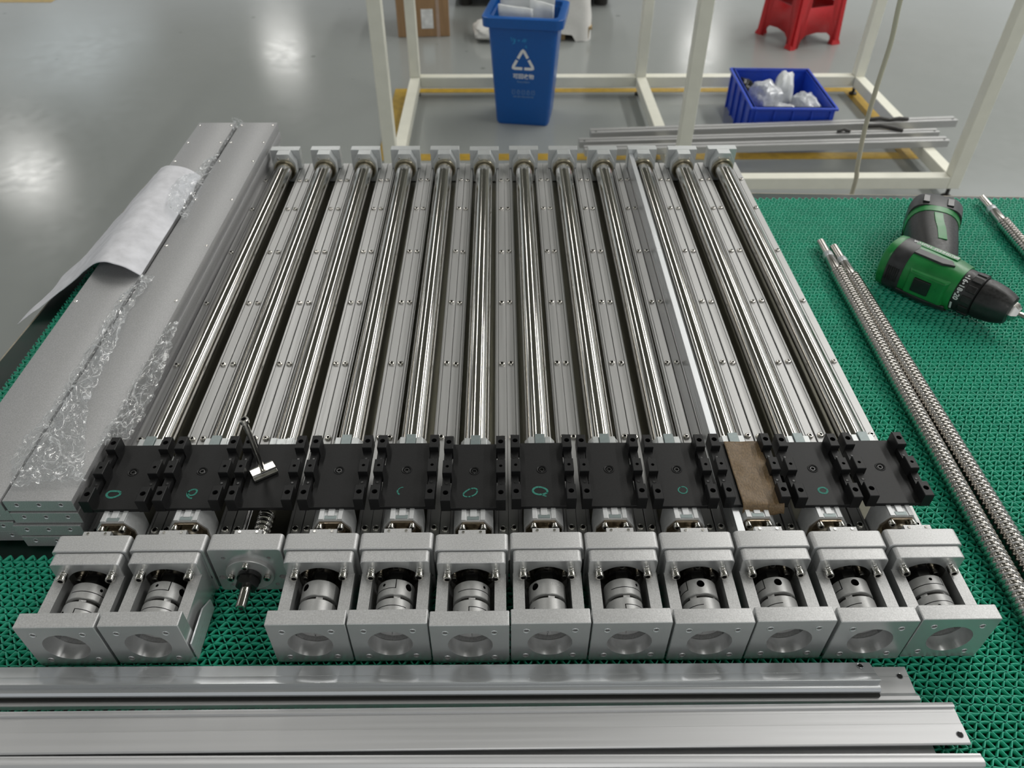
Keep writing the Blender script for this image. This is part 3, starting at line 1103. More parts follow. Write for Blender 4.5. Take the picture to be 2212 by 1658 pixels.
def sheet_fn(u, v):
    col = [cr_spline(r, u) for r in RW]
    p = cr_spline(col, v)
    w = 0.0012 * noise.noise(Vector((p.x * 40, p.y * 18, 1.3))) + 0.0008 * noise.noise(Vector((p.x * 90, p.y * 60, 4.3)))
    e = 0.004 * u * u * noise.noise(Vector((p.y * 25, 7.1, 0.0)))
    q = Vector((p.x + e, p.y, p.z + w * (0.3 + u)))
    q.z = max(q.z, 0.0618 if q.x > -0.521 else -0.0045)
    return q


sh = obj('foam_sheet', G().grid(sheet_fn, 44, 60), SHEET, recalc=False, angle=80)
md = sh.modifiers.new('solid', 'SOLIDIFY')
md.thickness = 0.0008
md.offset = 1.0
tag(sh, 'white foam sheet draped over the left cover plates and bench edge', 'foam sheet')


# ------------------------------------------------------------------ clear wrapping film


def crumple(pathL, pathR, nu, nv, amp, seed, zbase, fray=0.004):
    PL = [Vector(p) for p in pathL]
    PR = [Vector(p) for p in pathR]

    def fn(u, v):
        a, b = cr_spline(PL, v), cr_spline(PR, v)
        p = a.lerp(b, u)
        q = Vector((p.x * 60 + seed, p.y * 38, seed * 1.7))
        r1 = 1 - abs(noise.noise(q)) * 2
        r2 = 1 - abs(noise.noise(q * 2.7)) * 2
        r3 = noise.noise(q * 5)
        h = amp * (0.55 * max(r1, 0) ** 2 + 0.3 * max(r2, 0) ** 2 + 0.14 * r3)
        bulge = math.sin(PI * u) ** 0.6
        z = p.z + h * (0.35 + 0.65 * bulge) + amp * 0.25 * bulge
        e = fray * noise.noise(Vector((v * 40, u * 3 + seed, 2.2)))
        return Vector((p.x + e, p.y + fray * noise.noise(Vector((u * 20, v * 30, seed))), max(z, zbase)))
    return G().grid(fn, nu, nv)


ZF = 0.0614
fg = crumple([(-0.4545, -0.2215, ZF), (-0.4720, -0.176, ZF), (-0.4640, -0.117, ZF), (-0.4650, -0.028, ZF), (-0.4640, 0.060, ZF), (-0.4560, 0.118, ZF)],
             [(-0.3890, -0.2150, ZF), (-0.4060, -0.176, ZF), (-0.4290, -0.103, ZF), (-0.4370, -0.012, ZF), (-0.4440, 0.055, ZF), (-0.4380, 0.120, ZF)], 46, 150, 0.0085, 3.1, ZF)
f2 = crumple([(-0.4010, -0.1780, ZF + 0.0004), (-0.3960, -0.120, ZF + 0.0004), (-0.3930, -0.05, ZF + 0.0004), (-0.3910, 0.020, ZF + 0.0004)],
             [(-0.3780, -0.1460, 0.048), (-0.3740, -0.100, 0.050), (-0.3740, -0.04, 0.056), (-0.3800, 0.030, 0.061)], 26, 60, 0.0045, 8.4, 0.0405)
fg.add(f2.v, f2.f)
fm = obj('plastic_film', fg, FILM, recalc=False, angle=28)
tag(fm, 'crumpled clear plastic film on the near half of the cover plates', 'plastic film')
f3 = crumple([(-0.4620, 0.265, 0.0790), (-0.4760, 0.340, 0.0795), (-0.4650, 0.405, 0.0650), (-0.4680, 0.446, ZF)],
             [(-0.4420, 0.262, ZF), (-0.4470, 0.335, ZF), (-0.4490, 0.400, ZF), (-0.4480, 0.450, ZF)], 26, 70, 0.007, 5.7, ZF)
f4 = crumple([(-0.4600, 0.446, ZF), (-0.4580, 0.500, 0.0560), (-0.4575, 0.570, 0.0560), (-0.4620, 0.597, ZF + 0.006)],
             [(-0.4530, 0.448, ZF), (-0.4545, 0.500, 0.0560), (-0.4530, 0.570, 0.0560), (-0.4440, 0.588, ZF)], 10, 50, 0.006, 2.9, 0.0560)
f3.add(f4.v, f4.f)
fm = obj('plastic_film', f3, FILM, recalc=False, angle=28)
tag(fm, 'strip of clear film beside the white foam sheet at the far end of the plates', 'plastic film')

# ------------------------------------------------------------------ slot nut with a long screw standing on the third carriage
px, py = -0.2330, -0.1950
T = thing('slot_nut_screw', 'long socket screw standing in a steel slot nut on the third carriage', 'screw', (px, py, CPL), math.radians(33))
nutp = [(-0.0082, 0.0010), (-0.0066, 0.0), (0.0066, 0.0), (0.0082, 0.0010), (0.0082, 0.0036), (0.0050, 0.0042), (0.0042, 0.0062), (-0.0042, 0.0062), (-0.0050, 0.0042), (-0.0082, 0.0036)]
obj('slot_nut', G().prism(nutp, 'x', -0.0115, 0.0115), CHROME, T, bevel=0.0004)
g = G()
ax = Vector((-0.0045, 0.0035, 0.0600))
Rm = ax.to_track_quat('Z', 'Y').to_matrix().to_4x4()
q = G().lathe([(0.0025, -0.004), (0.0025, 0.0575), (0.0042, 0.0580), (0.0042, 0.0618), (0.0037, 0.0624), (0.0023, 0.0624)], 'z', n=24, cap=False)
q.lathe([(0.0023, 0.0624), (0.0021, 0.0592)], 'z', n=6, mi=1, cap=False)
q.add([(x, y, 0.0595) for x, y in circ(0, 0, 0.0022, 6)], [tuple(range(6))], 1)
q.transform(Matrix.Translation((0, 0, 0.0062)) @ Matrix.Rotation(math.radians(-33), 4, 'Z') @ Rm)
obj('socket_screw', q, [CHROME, HOLE], T)

# ------------------------------------------------------------------ brown cloth on the tenth carriage
bx = 4 - 0.5
C0 = [Vector((0.2140, -0.1600, 0.0500)), Vector((0.2515, -0.1600, 0.0500))]
C1 = [Vector((0.2145, -0.2360, 0.0500)), Vector((0.2525, -0.2360, 0.0500))]


def cloth_fn(u, v):
    a = C0[0].lerp(C0[1], u)
    b = C1[0].lerp(C1[1], u)
    p = a.lerp(b, min(v / 0.86, 1.0))
    p.z += 0.0006 + 0.0007 * (1 + noise.noise(Vector((u * 3, v * 9, 0.4)))) + 0.0015 * max(0, u - 0.8) * 5 * math.sin(PI * min(v, 1))
    if v > 0.86:
        t = (v - 0.86) / 0.14
        drop = 0.0110 - 0.0040 * u + 0.0025 * noise.noise(Vector((u * 6, 3.1, 0)))
        p.y -= 0.0032 + 0.0060 * t
        p.z -= drop * t * t + 0.0008 * t
    return p


cl = obj('brown_cloth', G().grid(cloth_fn, 26, 46), KRAFT, recalc=False, angle=80)
md = cl.modifiers.new('solid', 'SOLIDIFY')
md.thickness = 0.0004
md.offset = 1
tag(cl, 'worn brown cloth scrap lying over the tenth black carriage', 'cloth')

# ------------------------------------------------------------------ aluminium profiles along the near edge


def profile(name, sect, x0, x1, rot, mats, label, pivot=(0.30, -0.40), holes=()):
    """sect: (y, z) outline extruded along x, turned slightly about the pivot"""
    T = thing(name, label, 'aluminium profile', (pivot[0], pivot[1], 0), math.radians(rot), 'aluminium profiles along the near edge')
    g = G()
    g.prism([(y - pivot[1], z) for y, z in sect], 'x', x0 - pivot[0], x1 - pivot[0])
    obj('extrusion', g, mats, T, bevel=0.0003, angle=30)
    for hx, hy, hz, tilt in holes:
        h = G().lathe([(0.0021, 0.0), (0.0021, 0.0003), (0.0008, 0.0003)], 'z', n=16)
        h.lathe([(0.0021, 0.0), (0.0026, 0.0004), (0.0028, 0.0)], 'z', n=16, cap=False, mi=1)
        obj('screw_hole', h, [HOLE, ALU_BRIGHT], T, loc=(hx - pivot[0], hy - pivot[1], hz), rot=(tilt, 0, 0))
    return T


# cross-sections in (y, z)
secA = [(-0.3732, 0.0085), (-0.3732, 0.0100), (-0.3841, 0.0141), (-0.3843, 0.0140), (-0.3920, 0.0180), (-0.3928, 0.0180), (-0.3932, 0.0132), (-0.3952, 0.0136),
        (-0.3972, 0.0134), (-0.3988, 0.0112), (-0.3989, 0.0086), (-0.3980, 0.0080), (-0.3970, 0.0110), (-0.3915, 0.0115), (-0.3912, 0.0160), (-0.3900, 0.0160), (-0.3842, 0.0127)]
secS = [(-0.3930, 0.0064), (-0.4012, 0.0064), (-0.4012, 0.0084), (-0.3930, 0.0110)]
secB = [(-0.3730, 0.0), (-0.3730, 0.0022), (-0.3816, 0.0023), (-0.3818, 0.0025), (-0.3892, 0.0026), (-0.3958, 0.0026), (-0.3998, 0.0060), (-0.4030, 0.0060), (-0.4036, 0.0054), (-0.4040, 0.0)]
secC = [(-0.4079, 0.0), (-0.4079, 0.0112), (-0.4098, 0.0120), (-0.4099, 0.0117), (-0.4101, 0.0120), (-0.4120, 0.0120), (-0.4124, 0.0100), (-0.4152, 0.0101),
        (-0.4154, 0.0104), (-0.4246, 0.0105), (-0.4249, 0.0110), (-0.4396, 0.0116), (-0.4405, 0.0110), (-0.4405, 0.0094), (-0.4250, 0.0086), (-0.4160, 0.0080), (-0.4160, 0.0)]
secD = [(-0.4459, 0.0), (-0.4459, 0.0020), (-0.4462, 0.0096), (-0.4480, 0.0100), (-0.4482, 0.0096), (-0.4510, 0.0112), (-0.4535, 0.0112), (-0.4556, 0.0096), (-0.4560, 0.0062), (-0.4680, 0.0060),
        (-0.4690, 0.0085), (-0.4760, 0.0085), (-0.4760, 0.0)]
profile('aluminium_profile', secB, -0.66, 0.3270, -0.32, [ALU_EXTR], 'flat stepped aluminium profile under the tilted one, holed right end showing', holes=((0.3195, -0.3815, 0.0024, 0),))
pA = profile('aluminium_profile', secA, -0.66, 0.2950, -0.36, [ALU_BRIGHT], 'tilted shiny aluminium profile nearest to the motor brackets, mirroring them', holes=((0.2855, -0.3772, 0.0119, -0.38),))
obj('black_strip', G().prism([(y + 0.40, z) for y, z in secS], 'x', -0.96, -0.0055), BLACK_OX, pA)  # black strip running along the underside of the lip
profile('aluminium_profile', secC, -0.66, 0.3480, -0.12, [ALU_EXTR], 'wide pale aluminium profile in the middle of the near edge', holes=((0.3425, -0.4335, 0.0114, 0),))
pD = profile('aluminium_profile', secD, -0.66, 0.3530, -0.55, [ALU_EXTR], 'nearest aluminium profile with a rounded lip, cut by the bottom of the picture')

obj('lower_flange', G().prism([(y + 0.40, z) for y, z in [(-0.4270, 0.0), (-0.4270, 0.0018), (-0.4458, 0.0020), (-0.4458, 0.0)]], 'x', -0.96, 0.0237), ALU_EXTR, pD)

# ------------------------------------------------------------------ ball screws on the right


def ball_screw(p_end, p_far, label, L):
    """p_end: visible journal end, p_far: a point further along; axis lies at thread radius above the mat"""
    a, b = Vector(p_end), Vector(p_far)
    d = (b - a).normalized()
    ang = math.atan2(d.x, -d.y)
    R = 0.0100
    T = thing('ball_screw', label, 'ball screw', (a.x, a.y, 0), ang, 'loose ball screws on the mat')
    g = G()
    g.lathe([(0.0052, 0.0), (0.0058, -0.0006), (0.0058, -0.0330), (0.0053, -0.0334), (0.0053, -0.0340)], 'y', (0, 0, R), 28)
    obj('journal', g, SCREW_ST, T)
    g = G()
    g.lathe([(0.0068, -0.0338), (0.0071, -0.0344), (0.0071, -0.0455)], 'y', (0, 0, R), 28)
    obj('collar', g, ALU_BRIGHT, T)
    g = G()
    g.lathe([(0.0072, -0.0450), (0.0075, -0.0456), (0.0075, -0.0790)], 'y', (0, 0, R), 28)
    obj('shoulder', g, SCREW_ST, T)
    me = thread_mesh(-L, -0.0785, R, SCREWP, 0.0019, n=28, ppp=12)
    for v in me.vertices:
        v.co.z += R
    put('screw_thread', me, T)
    return T


ball_screw((0.4612, 0.2830), (0.4505, -0.2900), 'left ball screw of the pair lying on the green mat beside the modules', 0.70)
ball_screw((0.4762, 0.2685), (0.4745, -0.2775), 'right ball screw of the pair, slightly nearer the drill', 0.70)
ball_screw((0.7610, 0.4130), (0.7440, 0.1300), 'short-showing ball screw at the right edge beyond the drill', 0.62)

# ------------------------------------------------------------------ cordless drill lying on its side
Bk = Vector((0.5235, 0.2035, 0.033))
du = Vector((0.655, -0.7556, 0)).normalized()
dp = Vector((du.y, -du.x, 0))                       # towards the top of the drill, facing the viewer
dp = -dp if dp.y > 0 else dp
dz = Vector((0, 0, 1))
dh = Vector((0.445, 0.8955, 0)).normalized()
T = thing('cordless_drill', 'green and black cordless drill lying on its side on the mat', 'drill', (0.56, 0.165, 0.0))
base = Vector((0.56, 0.165, 0.0))


def W(s, p, z):
    """drill coordinates: s along the spindle from the back, p towards the top of the housing, z up from the spindle axis"""
    return Bk + du * s + dp * p + dz * z - base


def dring(s, rp0, rp1, rz, n=32, e=2.6):
    """super-elliptic ring; rp0 towards the handle, rp1 towards the top"""
    out = []
    for k in range(n):
        t = 2 * PI * k / n
        c, sn = math.cos(t), math.sin(t)
        cc = math.copysign(abs(c) ** (2 / e), c)
        ss = math.copysign(abs(sn) ** (2 / e), sn)
        out.append(W(s, cc * (rp1 if c > 0 else rp0), ss * rz))
    return out


g = G()
g.loft([dring(0.012, .030, .030, .0300), dring(0.020, .032, .033, .0320), dring(0.050, .032, .033, .0320), dring(0.085, .031, .031, .0310), dring(0.100, .028, .029, .0285)])
housing = obj('motor_housing', g, DR_GREEN, T, angle=50)
g = G()
g.loft([dring(0.000, .026, .027, .027), dring(0.003, .0315, .0325, .0318), dring(0.010, .0325, .0335, .0328), dring(0.0125, .031, .032, .0315)])
obj('back_cap', g, DR_GREEN, T, angle=40)
g = G()                                                   # charcoal vented band behind the gear case
g.loft([dring(0.0126, .0322, .0336, .0325), dring(0.032, .0328, .0340, .0328), dring(0.034, .0324, .0336, .0324)])
vb = obj('vent_band', g, DR_GREY, T, angle=40)
g = G()
for k in range(6):
    s0 = 0.0150 + 0.0028 * k
    g.loft([[W(s0, .0300, -.010), W(s0 + .0012, .0300, -.010), W(s0 + .0012, .0345, -.010), W(s0, .0345, -.010)],
            [W(s0, .0300, .010), W(s0 + .0012, .0300, .010), W(s0 + .0012, .0345, .010), W(s0, .0345, .010)]])
obj('vent_slot', g, HOLE, vb)
g = G()                                                   # charcoal side strip running forward below the name plate
P = [(0.034, 0.004), (0.034, 0.017), (0.072, 0.017), (0.086, 0.011), (0.078, 0.002), (0.068, 0.004)]
lo = [W(s, p, 0.0270) for s, p in P]
hi = [W(s, p, 0.0328 - 0.00006 * abs(p * 1000 - 6)) for s, p in P]
n = len(P)
g.add([tuple(q) for q in lo + hi], [tuple(range(n))[::-1], tuple(range(n, 2 * n))] + [(i, (i + 1) % n, n + (i + 1) % n, n + i) for i in range(n)])
obj('side_strip', g, DR_GREY, T, bevel=0.0008)
g = G()                                                   # name plate on the upper flank by the handle
P = [(0.026, -0.0035), (0.026, -0.0135), (0.082, -0.0135), (0.082, -0.0035)]
lo = [W(s, p, 0.0270) for s, p in P]
hi = [W(s, p, 0.0326) for s, p in P]
n = 4
g.add([tuple(q) for q in lo + hi], [tuple(range(n))[::-1], tuple(range(n, 2 * n))] + [(i, (i + 1) % n, n + (i + 1) % n, n + i) for i in range(n)])
npo = obj('name_plate', g, DR_GREEN, T, bevel=0.0005)
tm = text_mesh('BRUSHLESS  MOTOR', 0.0066, PRINT, 'lettering', bold=0.00015)
o = put('lettering', tm, npo)
M = Matrix.Identity(4)
for r in range(3):
    M[r][0], M[r][1], M[r][2] = -du[r], dp[r], dz[r]
M.translation = W(0.051, -0.0086, 0.0327)
o.matrix_local = M
g = G()                                                   # raised top pad with the speed selector
P = [(0.036, .0), (0.060, .0), (0.094, .0)]
g.loft([[W(0.040, .0270, -.019), W(0.040, .0270, .019), W(0.044, .0352, .016), W(0.044, .0352, -.016)],
        [W(0.094, .0260, -.019), W(0.094, .0260, .019), W(0.090, .0335, .016), W(0.090, .0335, -.016)]])
obj('top_pad', g, DR_GREEN, T, bevel=0.002, segs=3)
g = G()
g.loft([[W(0.052, .0300, -.0105), W(0.052, .0300, .0105), W(0.052, .0374, .0098), W(0.052, .0374, -.0098)],
        [W(0.074, .0300, -.0105), W(0.074, .0300, .0105), W(0.074, .0364, .0098), W(0.074, .0364, -.0098)]])
obj('speed_switch', g, BLACK_OX, T, bevel=0.0012)
g = G()


def shell_fn(u, v):
    s_ = 0.0335 + 0.064 * u
    t_ = math.radians(-84 + 58 * v)
    rp, rz = (.0342 - 0.0035 * max(0, u - 0.6) * 2.0), (.0330 - 0.0030 * max(0, u - 0.6) * 2.0)
    e_ = 2.6
    c_, n_ = math.cos(t_), math.sin(t_)
    return W(s_, rp * math.copysign(abs(c_) ** (2 / e_), c_), rz * math.copysign(abs(n_) ** (2 / e_), n_))


so = obj('lower_shell', g.grid(shell_fn, 14, 10), DR_GREY, T, recalc=False, angle=60)
md = so.modifiers.new('solid', 'SOLIDIFY')
md.thickness = 0.0018
md.offset = 0
# clutch ring and chuck
ax0 = W(0.100, 0.0005, 0.0)
Mx = Matrix.Identity(4)
for r in range(3):
    Mx[r][0], Mx[r][1], Mx[r][2] = dp[r], dz[r], du[r]     # local z = spindle, x = top, y = up
Mx.translation = ax0


def drill_part(name, g, mats, bevel=0.0, angle=40):
    g.transform(Mx)
    return obj(name, g, mats, T, bevel=bevel, angle=angle)


g = G()
g.lathe([(0.0240, -0.003), (0.0278, 0.0), (0.0278, 0.0095), (0.0272, 0.0105), (0.0270, 0.0235), (0.0245, 0.0245)], 'z', n=44)
clutch = drill_part('clutch_ring', g, DR_BLACK)
for k in range(12):
    t = 2 * PI * k / 12 + 0.16
    g = G().box(0.0255, 0.0284, -0.0045, 0.0045, 0.0110, 0.0230)
    g.transform(Matrix.Rotation(t, 4, 'Z'))
    g.transform(Mx)
    obj('grip_lug', g, DR_BLACK, clutch, bevel=0.0008)
for txt, dg_ in (('16', 58), ('18', 33), ('20', 8), ('\u25cf', 45.5), ('\u25cf', 20.5), ('\u25cf', 70.5)):
    dot = txt == '\u25cf'
    if dot:
        me = G().cyl('z', (0, 0, 0), 0.0013, -0.0002, 0.0002, 14).mesh('dial_dot', [PRINT])
    else:
        me = text_mesh(txt, 0.0088, PRINT, 'dial_number', bold=0.0002)
    o = put('dial_dot' if dot else 'dial_number', me, clutch)
    t = math.radians(dg_)
    rad = Vector((math.cos(t), math.sin(t), 0))
    tan = Vector((-math.sin(t), math.cos(t), 0))
    L = Matrix.Identity(4)
    xax, yax = -tan, Vector((0, 0, 1))                  # numbers read round the ring
    zax = rad
    for r in range(3):
        L[r][0], L[r][1], L[r][2] = xax[r], yax[r], zax[r]
    L.translation = rad * 0.0279 + Vector((0, 0, 0.0048))
    o.matrix_local = Mx @ L
g = G().box(0.0277, 0.0281, -0.0062, 0.0062, 0.0015, 0.0038)
g.transform(Matrix.Rotation(math.radians(-24), 4, 'Z'))
g.transform(Mx)
obj('index_mark', g, PRINT, clutch)
g = G()
nn = 48
prof_ = [(0.0235, 0.0240), (0.0258, 0.0256), (0.0262, 0.0330), (0.0240, 0.0480), (0.0205, 0.0580), (0.0180, 0.0630), (0.0125, 0.0645)]
rings = []
for r, w in prof_:
    ring = []
    for k in range(nn):
        t = 2 * PI * k / nn
        rr = r * (1 - (0.035 if (k % 4 == 0 and 0.026 < w < 0.056) else 0))
        ring.append((rr * math.cos(t), rr * math.sin(t), w))
    rings.append(ring)
g.loft(rings)
drill_part('chuck', g, DR_BLACK, angle=30)
g = G()
g.lathe([(0.0125, 0.0640), (0.0118, 0.0680), (0.0070, 0.0730)], 'z', n=6)
drill_part('chuck_nose', g, CHROME)
g = G()
g.lathe([(0.0034, 0.0710), (0.0034, 0.1150), (0.0018, 0.1200)], 'z', n=6)
drill_part('driver_bit', g, CHROME)


def hring(l, rp, rz, n=28, e=2.5, off=0.0):
    """ring across the handle at distance l from the spindle along dh"""
    ph = Vector((dh.y, -dh.x, 0))
    c0 = Bk + du * 0.045 + dh * (l * 1.17) + ph * (off + 0.004) + dz * 0.0
    out = []
    for k in range(n):
        t = 2 * PI * k / n
        c, sn = math.cos(t), math.sin(t)
        out.append(c0 + ph * (rp * math.copysign(abs(c) ** (2 / e), c)) + dz * (rz * math.copysign(abs(sn) ** (2 / e), sn)) - base)
    return out


g = G()
g.loft([hring(0.010, .026, .026, off=.010), hring(0.034, .029, .0275, off=.010), hring(0.055, .032, .0300, off=.006), hring(0.085, .0335, .0320, off=.003), hring(0.100, .0335, .0320, off=.002)])
obj('handle', g, DR_BLACK, T, angle=50)
g = G()
g.loft([hring(0.1002, .0345, .0328, off=.002), hring(0.112, .0355, .0335, off=.002)])
obj('battery_collar', g, DR_GREEN, T, angle=40)
g = G()
g.loft([hring(0.1121, .0355, .0335, off=.002, e=3.5), hring(0.138, .0360, .0338, off=.002, e=3.5), hring(0.146, .0340, .0315, off=.002, e=3.5), hring(0.149, .029, .027, off=.002, e=3.5)])
bat = obj('battery', g, DR_GREY, T, angle=40)
g = G()
ph = Vector((dh.y, -dh.x, 0))
for off in (-0.012, 0.020):
    c0 = Bk + du * 0.045 + dh * 0.145 + ph * off - base
    q = [c0 + ph * a + dh * b + dz * c for c in (0.0320, 0.0352) for a, b in ((-0.0045, -0.009), (0.0045, -0.009), (0.0045, 0.012), (-0.0045, 0.012))]
    g.add([tuple(v) for v in q], [(3, 2, 1, 0), (4, 5, 6, 7), (0, 1, 5, 4), (1, 2, 6, 5), (2, 3, 7, 6), (3, 0, 4, 7)])
obj('battery_clip', g, BLACK_OX, bat, bevel=0.0008)
g = G()                                                   # green stripe along the upper flank of the handle
st_ = [(0.040, 0.016, 0.0284), (0.060, 0.013, 0.0303), (0.080, 0.008, 0.0322), (0.095, 0.006, 0.0326)]
rings = []
for l, off, zz in st_:
    c0 = Bk + du * 0.045 + dh * (l * 1.17) - base
    rings.append([c0 + ph * (off - 0.006) + dz * (zz - 0.002), c0 + ph * (off + 0.006) + dz * (zz - 0.002), c0 + ph * (off + 0.0055) + dz * (zz + 0.0006), c0 + ph * (off - 0.0055) + dz * (zz + 0.0006)])
g.loft(rings)
obj('green_stripe', g, DR_GREEN, T, angle=40)
g = G()
g.loft([[W(0.070, -.026, -.010), W(0.070, -.026, .010), W(0.100, -.024, .010), W(0.100, -.024, -.010)],
        [W(0.076, -.040, -.008), W(0.076, -.040, .008), W(0.096, -.032, .008), W(0.096, -.032, -.008)]])
obj('trigger', g, DR_BLACK, T, bevel=0.002)

# ------------------------------------------------------------------ white steel frame behind the bench
T = thing('steel_frame', 'cream painted square-tube frame standing on the floor behind the bench', 'steel frame', (0.64, 2.45, FLOOR))
fx, fy = 0.64, 2.45
S = 0.023


def post(x, y, z0=0.045, z1=1.45):
    o = obj('post', G().box(x - S, x + S, y - S, y + S, z0, z1), CREAM, T, bevel=0.003, segs=2)
    f = G()
    f.lathe([(0.018, 0.0), (0.018, 0.008), (0.007, 0.014), (0.007, 0.05)], 'z', (x, y, 0), 14)
    obj('levelling_foot', f, CASTOR, T)
    return o


FYF, FYR = 1.935, 2.955
XS = [-0.403, 0.650, 1.676]
for x in XS:
    post(x - fx, FYF - fy)
    post(x - fx, FYR - fy)
z0, z1 = 0.045, 0.091
for yy in (FYF, FYR):
    for xa, xb in ((XS[0], XS[1]), (XS[1], XS[2])):
        obj('lower_rail', G().box(xa + S - fx, xb - S - fx, yy - S - fy, yy + S - fy, z0, z1), CREAM, T, bevel=0.003)
        obj('upper_rail', G().box(xa + S - fx, xb - S - fx, yy - S - fy, yy + S - fy, 1.40, 1.446), CREAM, T, bevel=0.003)
for x in XS:
    obj('cross_rail', G().box(x - S - fx, x + S - fx, FYF + S - fy, FYR - S - fy, z0, z1), CREAM, T, bevel=0.003)
    obj('top_cross_rail', G().box(x - S - fx, x + S - fx, FYF + S - fy, FYR - S - fy, 1.40, 1.446), CREAM, T, bevel=0.003)

# bars lying across the frame
RT = FLOOR + 0.091


def bar(p, q, w, h, label, z=RT):
    p, q = Vector(p), Vector(q)
    d = (q - p)
    L = d.length
    T = thing('aluminium_bar', label, 'aluminium bar', (p.x, p.y, z), math.atan2(d.y, d.x), 'aluminium bars across the frame')
    g = G()
    hw = w / 2
    s = [(-hw, 0), (hw, 0), (hw, h), (0.005, h), (0.005, h - 0.006), (-0.005, h - 0.006), (-0.005, h), (-hw, h)]
    g.prism(s, 'x', 0, L)
    obj('extrusion', g, ALU_SATIN, T, bevel=0.001)
    for k in (0.02, L - 0.02):
        obj('end_hole', G().cyl('z', (k, -hw * 0.55, h), 0.004, -0.001, 0.0006, 12), HOLE, T)
    return T


bar((0.352, 2.268), (1.868, 2.380), 0.042, 0.030, 'farthest long grey bar across the frame rails, near the blue crate')
bar((0.300, 2.190), (1.750, 2.272), 0.036, 0.026, 'middle long grey bar across the frame rails')
bar((0.315, 2.118), (1.752, 2.190), 0.040, 0.028, 'nearest long grey bar across the frame rails')


def cable_tie(pts, r, label):
    o = obj('rubber_strap', G().tube(pts, r, 8), CASTOR)
    return tag(o, label, 'strap', 'black rubber straps on the bars')


zt = RT + 0.030
cable_tie([(1.50, 2.357, zt + .004), (1.54, 2.352, zt + .012), (1.58, 2.350, zt + .006), (1.62, 2.354, zt + .010), (1.66, 2.36, zt + .004)], 0.0075, 'black strap curled on the far bar near its right end')
cable_tie([(1.47, 2.300, RT + .031), (1.52, 2.292, RT + .036), (1.57, 2.272, RT + .034), (1.60, 2.255, RT + .031)], 0.0080, 'black strap lying from the far bar to the middle bar')
cable_tie([(1.335, 2.250, RT + .031), (1.36, 2.252, RT + .038), (1.385, 2.250, RT + .031)], 0.0070, 'small black strap loop on the middle bar')

# ------------------------------------------------------------------ blue crate with bagged parts
ca_ang = math.radians(-2.0)
T = thing('blue_crate', 'ultramarine plastic crate on the floor inside the frame', 'crate', (1.200, 2.605, FLOOR), ca_ang)
g = G()
hw, hd, H = 0.172, 0.225, 0.165
g.box(-hw + .012, hw - .012, -hd + .012, hd - .012, 0.0, 0.008)
for s in (-1, 1):
    xa, xb = sorted((s * (hw - .012), s * (hw - .004)))
    g.box(xa, xb, -hd + .004, hd - .004, 0.0, H)
    ya, yb = sorted((s * (hd - .012), s * (hd - .004)))
    g.box(-hw + .012, hw - .012, ya, yb, 0.0, H)
obj('tub', g, BLUECRATE, T)
g = G()
for s in (-1, 1):
    xa, xb = sorted((s * (hw - .014), s * (hw + .006)))
    g.box(xa, xb, -hd - .006, hd + .006, H - 0.010, H)
    ya, yb = sorted((s * (hd - .014), s * (hd + .006)))
    g.box(-hw + .014, hw - .014, ya, yb, H - 0.010, H)
obj('rim', g, BLUECRATE, T, bevel=0.002)
for s in (-1, 1):
    for k in range(5):
        x = -hw + 0.02 + k * (2 * hw - 0.04) / 4
        ya, yb = sorted((s * (hd - .005), s * (hd + .004)))
        obj('rib', G().box(x - .004, x + .004, ya, yb, 0.0, H - .010), BLUECRATE, T)
    for k in range(5):
        y = -hd + 0.03 + k * (2 * hd - 0.06) / 4
        xa, xb = sorted((s * (hw - .005), s * (hw + .004)))
        obj('rib', G().box(xa, xb, y - .004, y + .004, 0.0, H - .010), BLUECRATE, T)
    ya, yb = sorted((s * (hd - .004), s * (hd + .0035)))
    obj('band', G().box(-hw + .004, hw - .004, ya, yb, 0.075, 0.083), BLUECRATE, T)


def bag(loc, size, seed, label, m=BAGGY, name='parts_bag', cat='bag', group='bagged parts in the blue crate', rot=0.0):
    def fn(u, v):
        th = 2 * PI * u
        ph = PI * (v - 0.5)
        c = math.cos(ph)
        e = 0.55
        x = math.copysign(abs(c * math.cos(th)) ** e, math.cos(th)) * (abs(c) ** 0.1 if abs(c) > 1e-6 else 0)
        y = math.copysign(abs(c * math.sin(th)) ** e, math.sin(th)) * (abs(c) ** 0.1 if abs(c) > 1e-6 else 0)
        z = math.sin(ph)
        q = Vector((x, y, z))
        d = 1 + 0.16 * noise.noise(q * 2.2 + Vector((seed, 0, 0))) + 0.07 * noise.noise(q * 6 + Vector((0, seed, 0)))
        return Vector((x * size[0] * d, y * size[1] * d, (z * d + 1.0) * size[2]))
    o = obj(name, G().grid(fn, 36, 18), m, None, loc=loc, rot=(0, 0, rot), angle=35)
    return tag(o, label, cat, group)


bag((1.150, 2.640, FLOOR + .010), (.055, .085, .080), 1.0, 'greyish clear bag of parts at the left of the crate', rot=0.25)
bag((1.245, 2.700, FLOOR + .010), (.040, .068, .090), 3.0, 'pale upright bag in the middle of the crate', FOAM, rot=-0.25)
bag((1.300, 2.545, FLOOR + .010), (.045, .085, .072), 5.0, 'glossy white bag at the front right of the crate', rot=0.12)
bag((1.185, 2.475, FLOOR + .010), (.060, .058, .064), 7.0, 'flat grey bag at the front of the crate', rot=0.0)
bag((1.090, 2.755, FLOOR + .010), (.036, .055, .066), 9.0, 'dark lumpy bag in the far left corner of the crate', BLACK_OX, rot=0.2)

# ------------------------------------------------------------------ blue recycling bin with foam inside
ang = math.radians(-9.0)
T = thing('recycling_bin', 'blue plastic recycling bin on the floor with white foam in it', 'bin', (0.105, 2.710, FLOOR), ang)
Hb = 0.425
secs = [(0.000, .110, .098, .014), (0.012, .1165, .104, .020), (0.408, .1440, .122, .024), (0.4085, .1470, .126, .026), (0.440, .1480, .127, .026)]


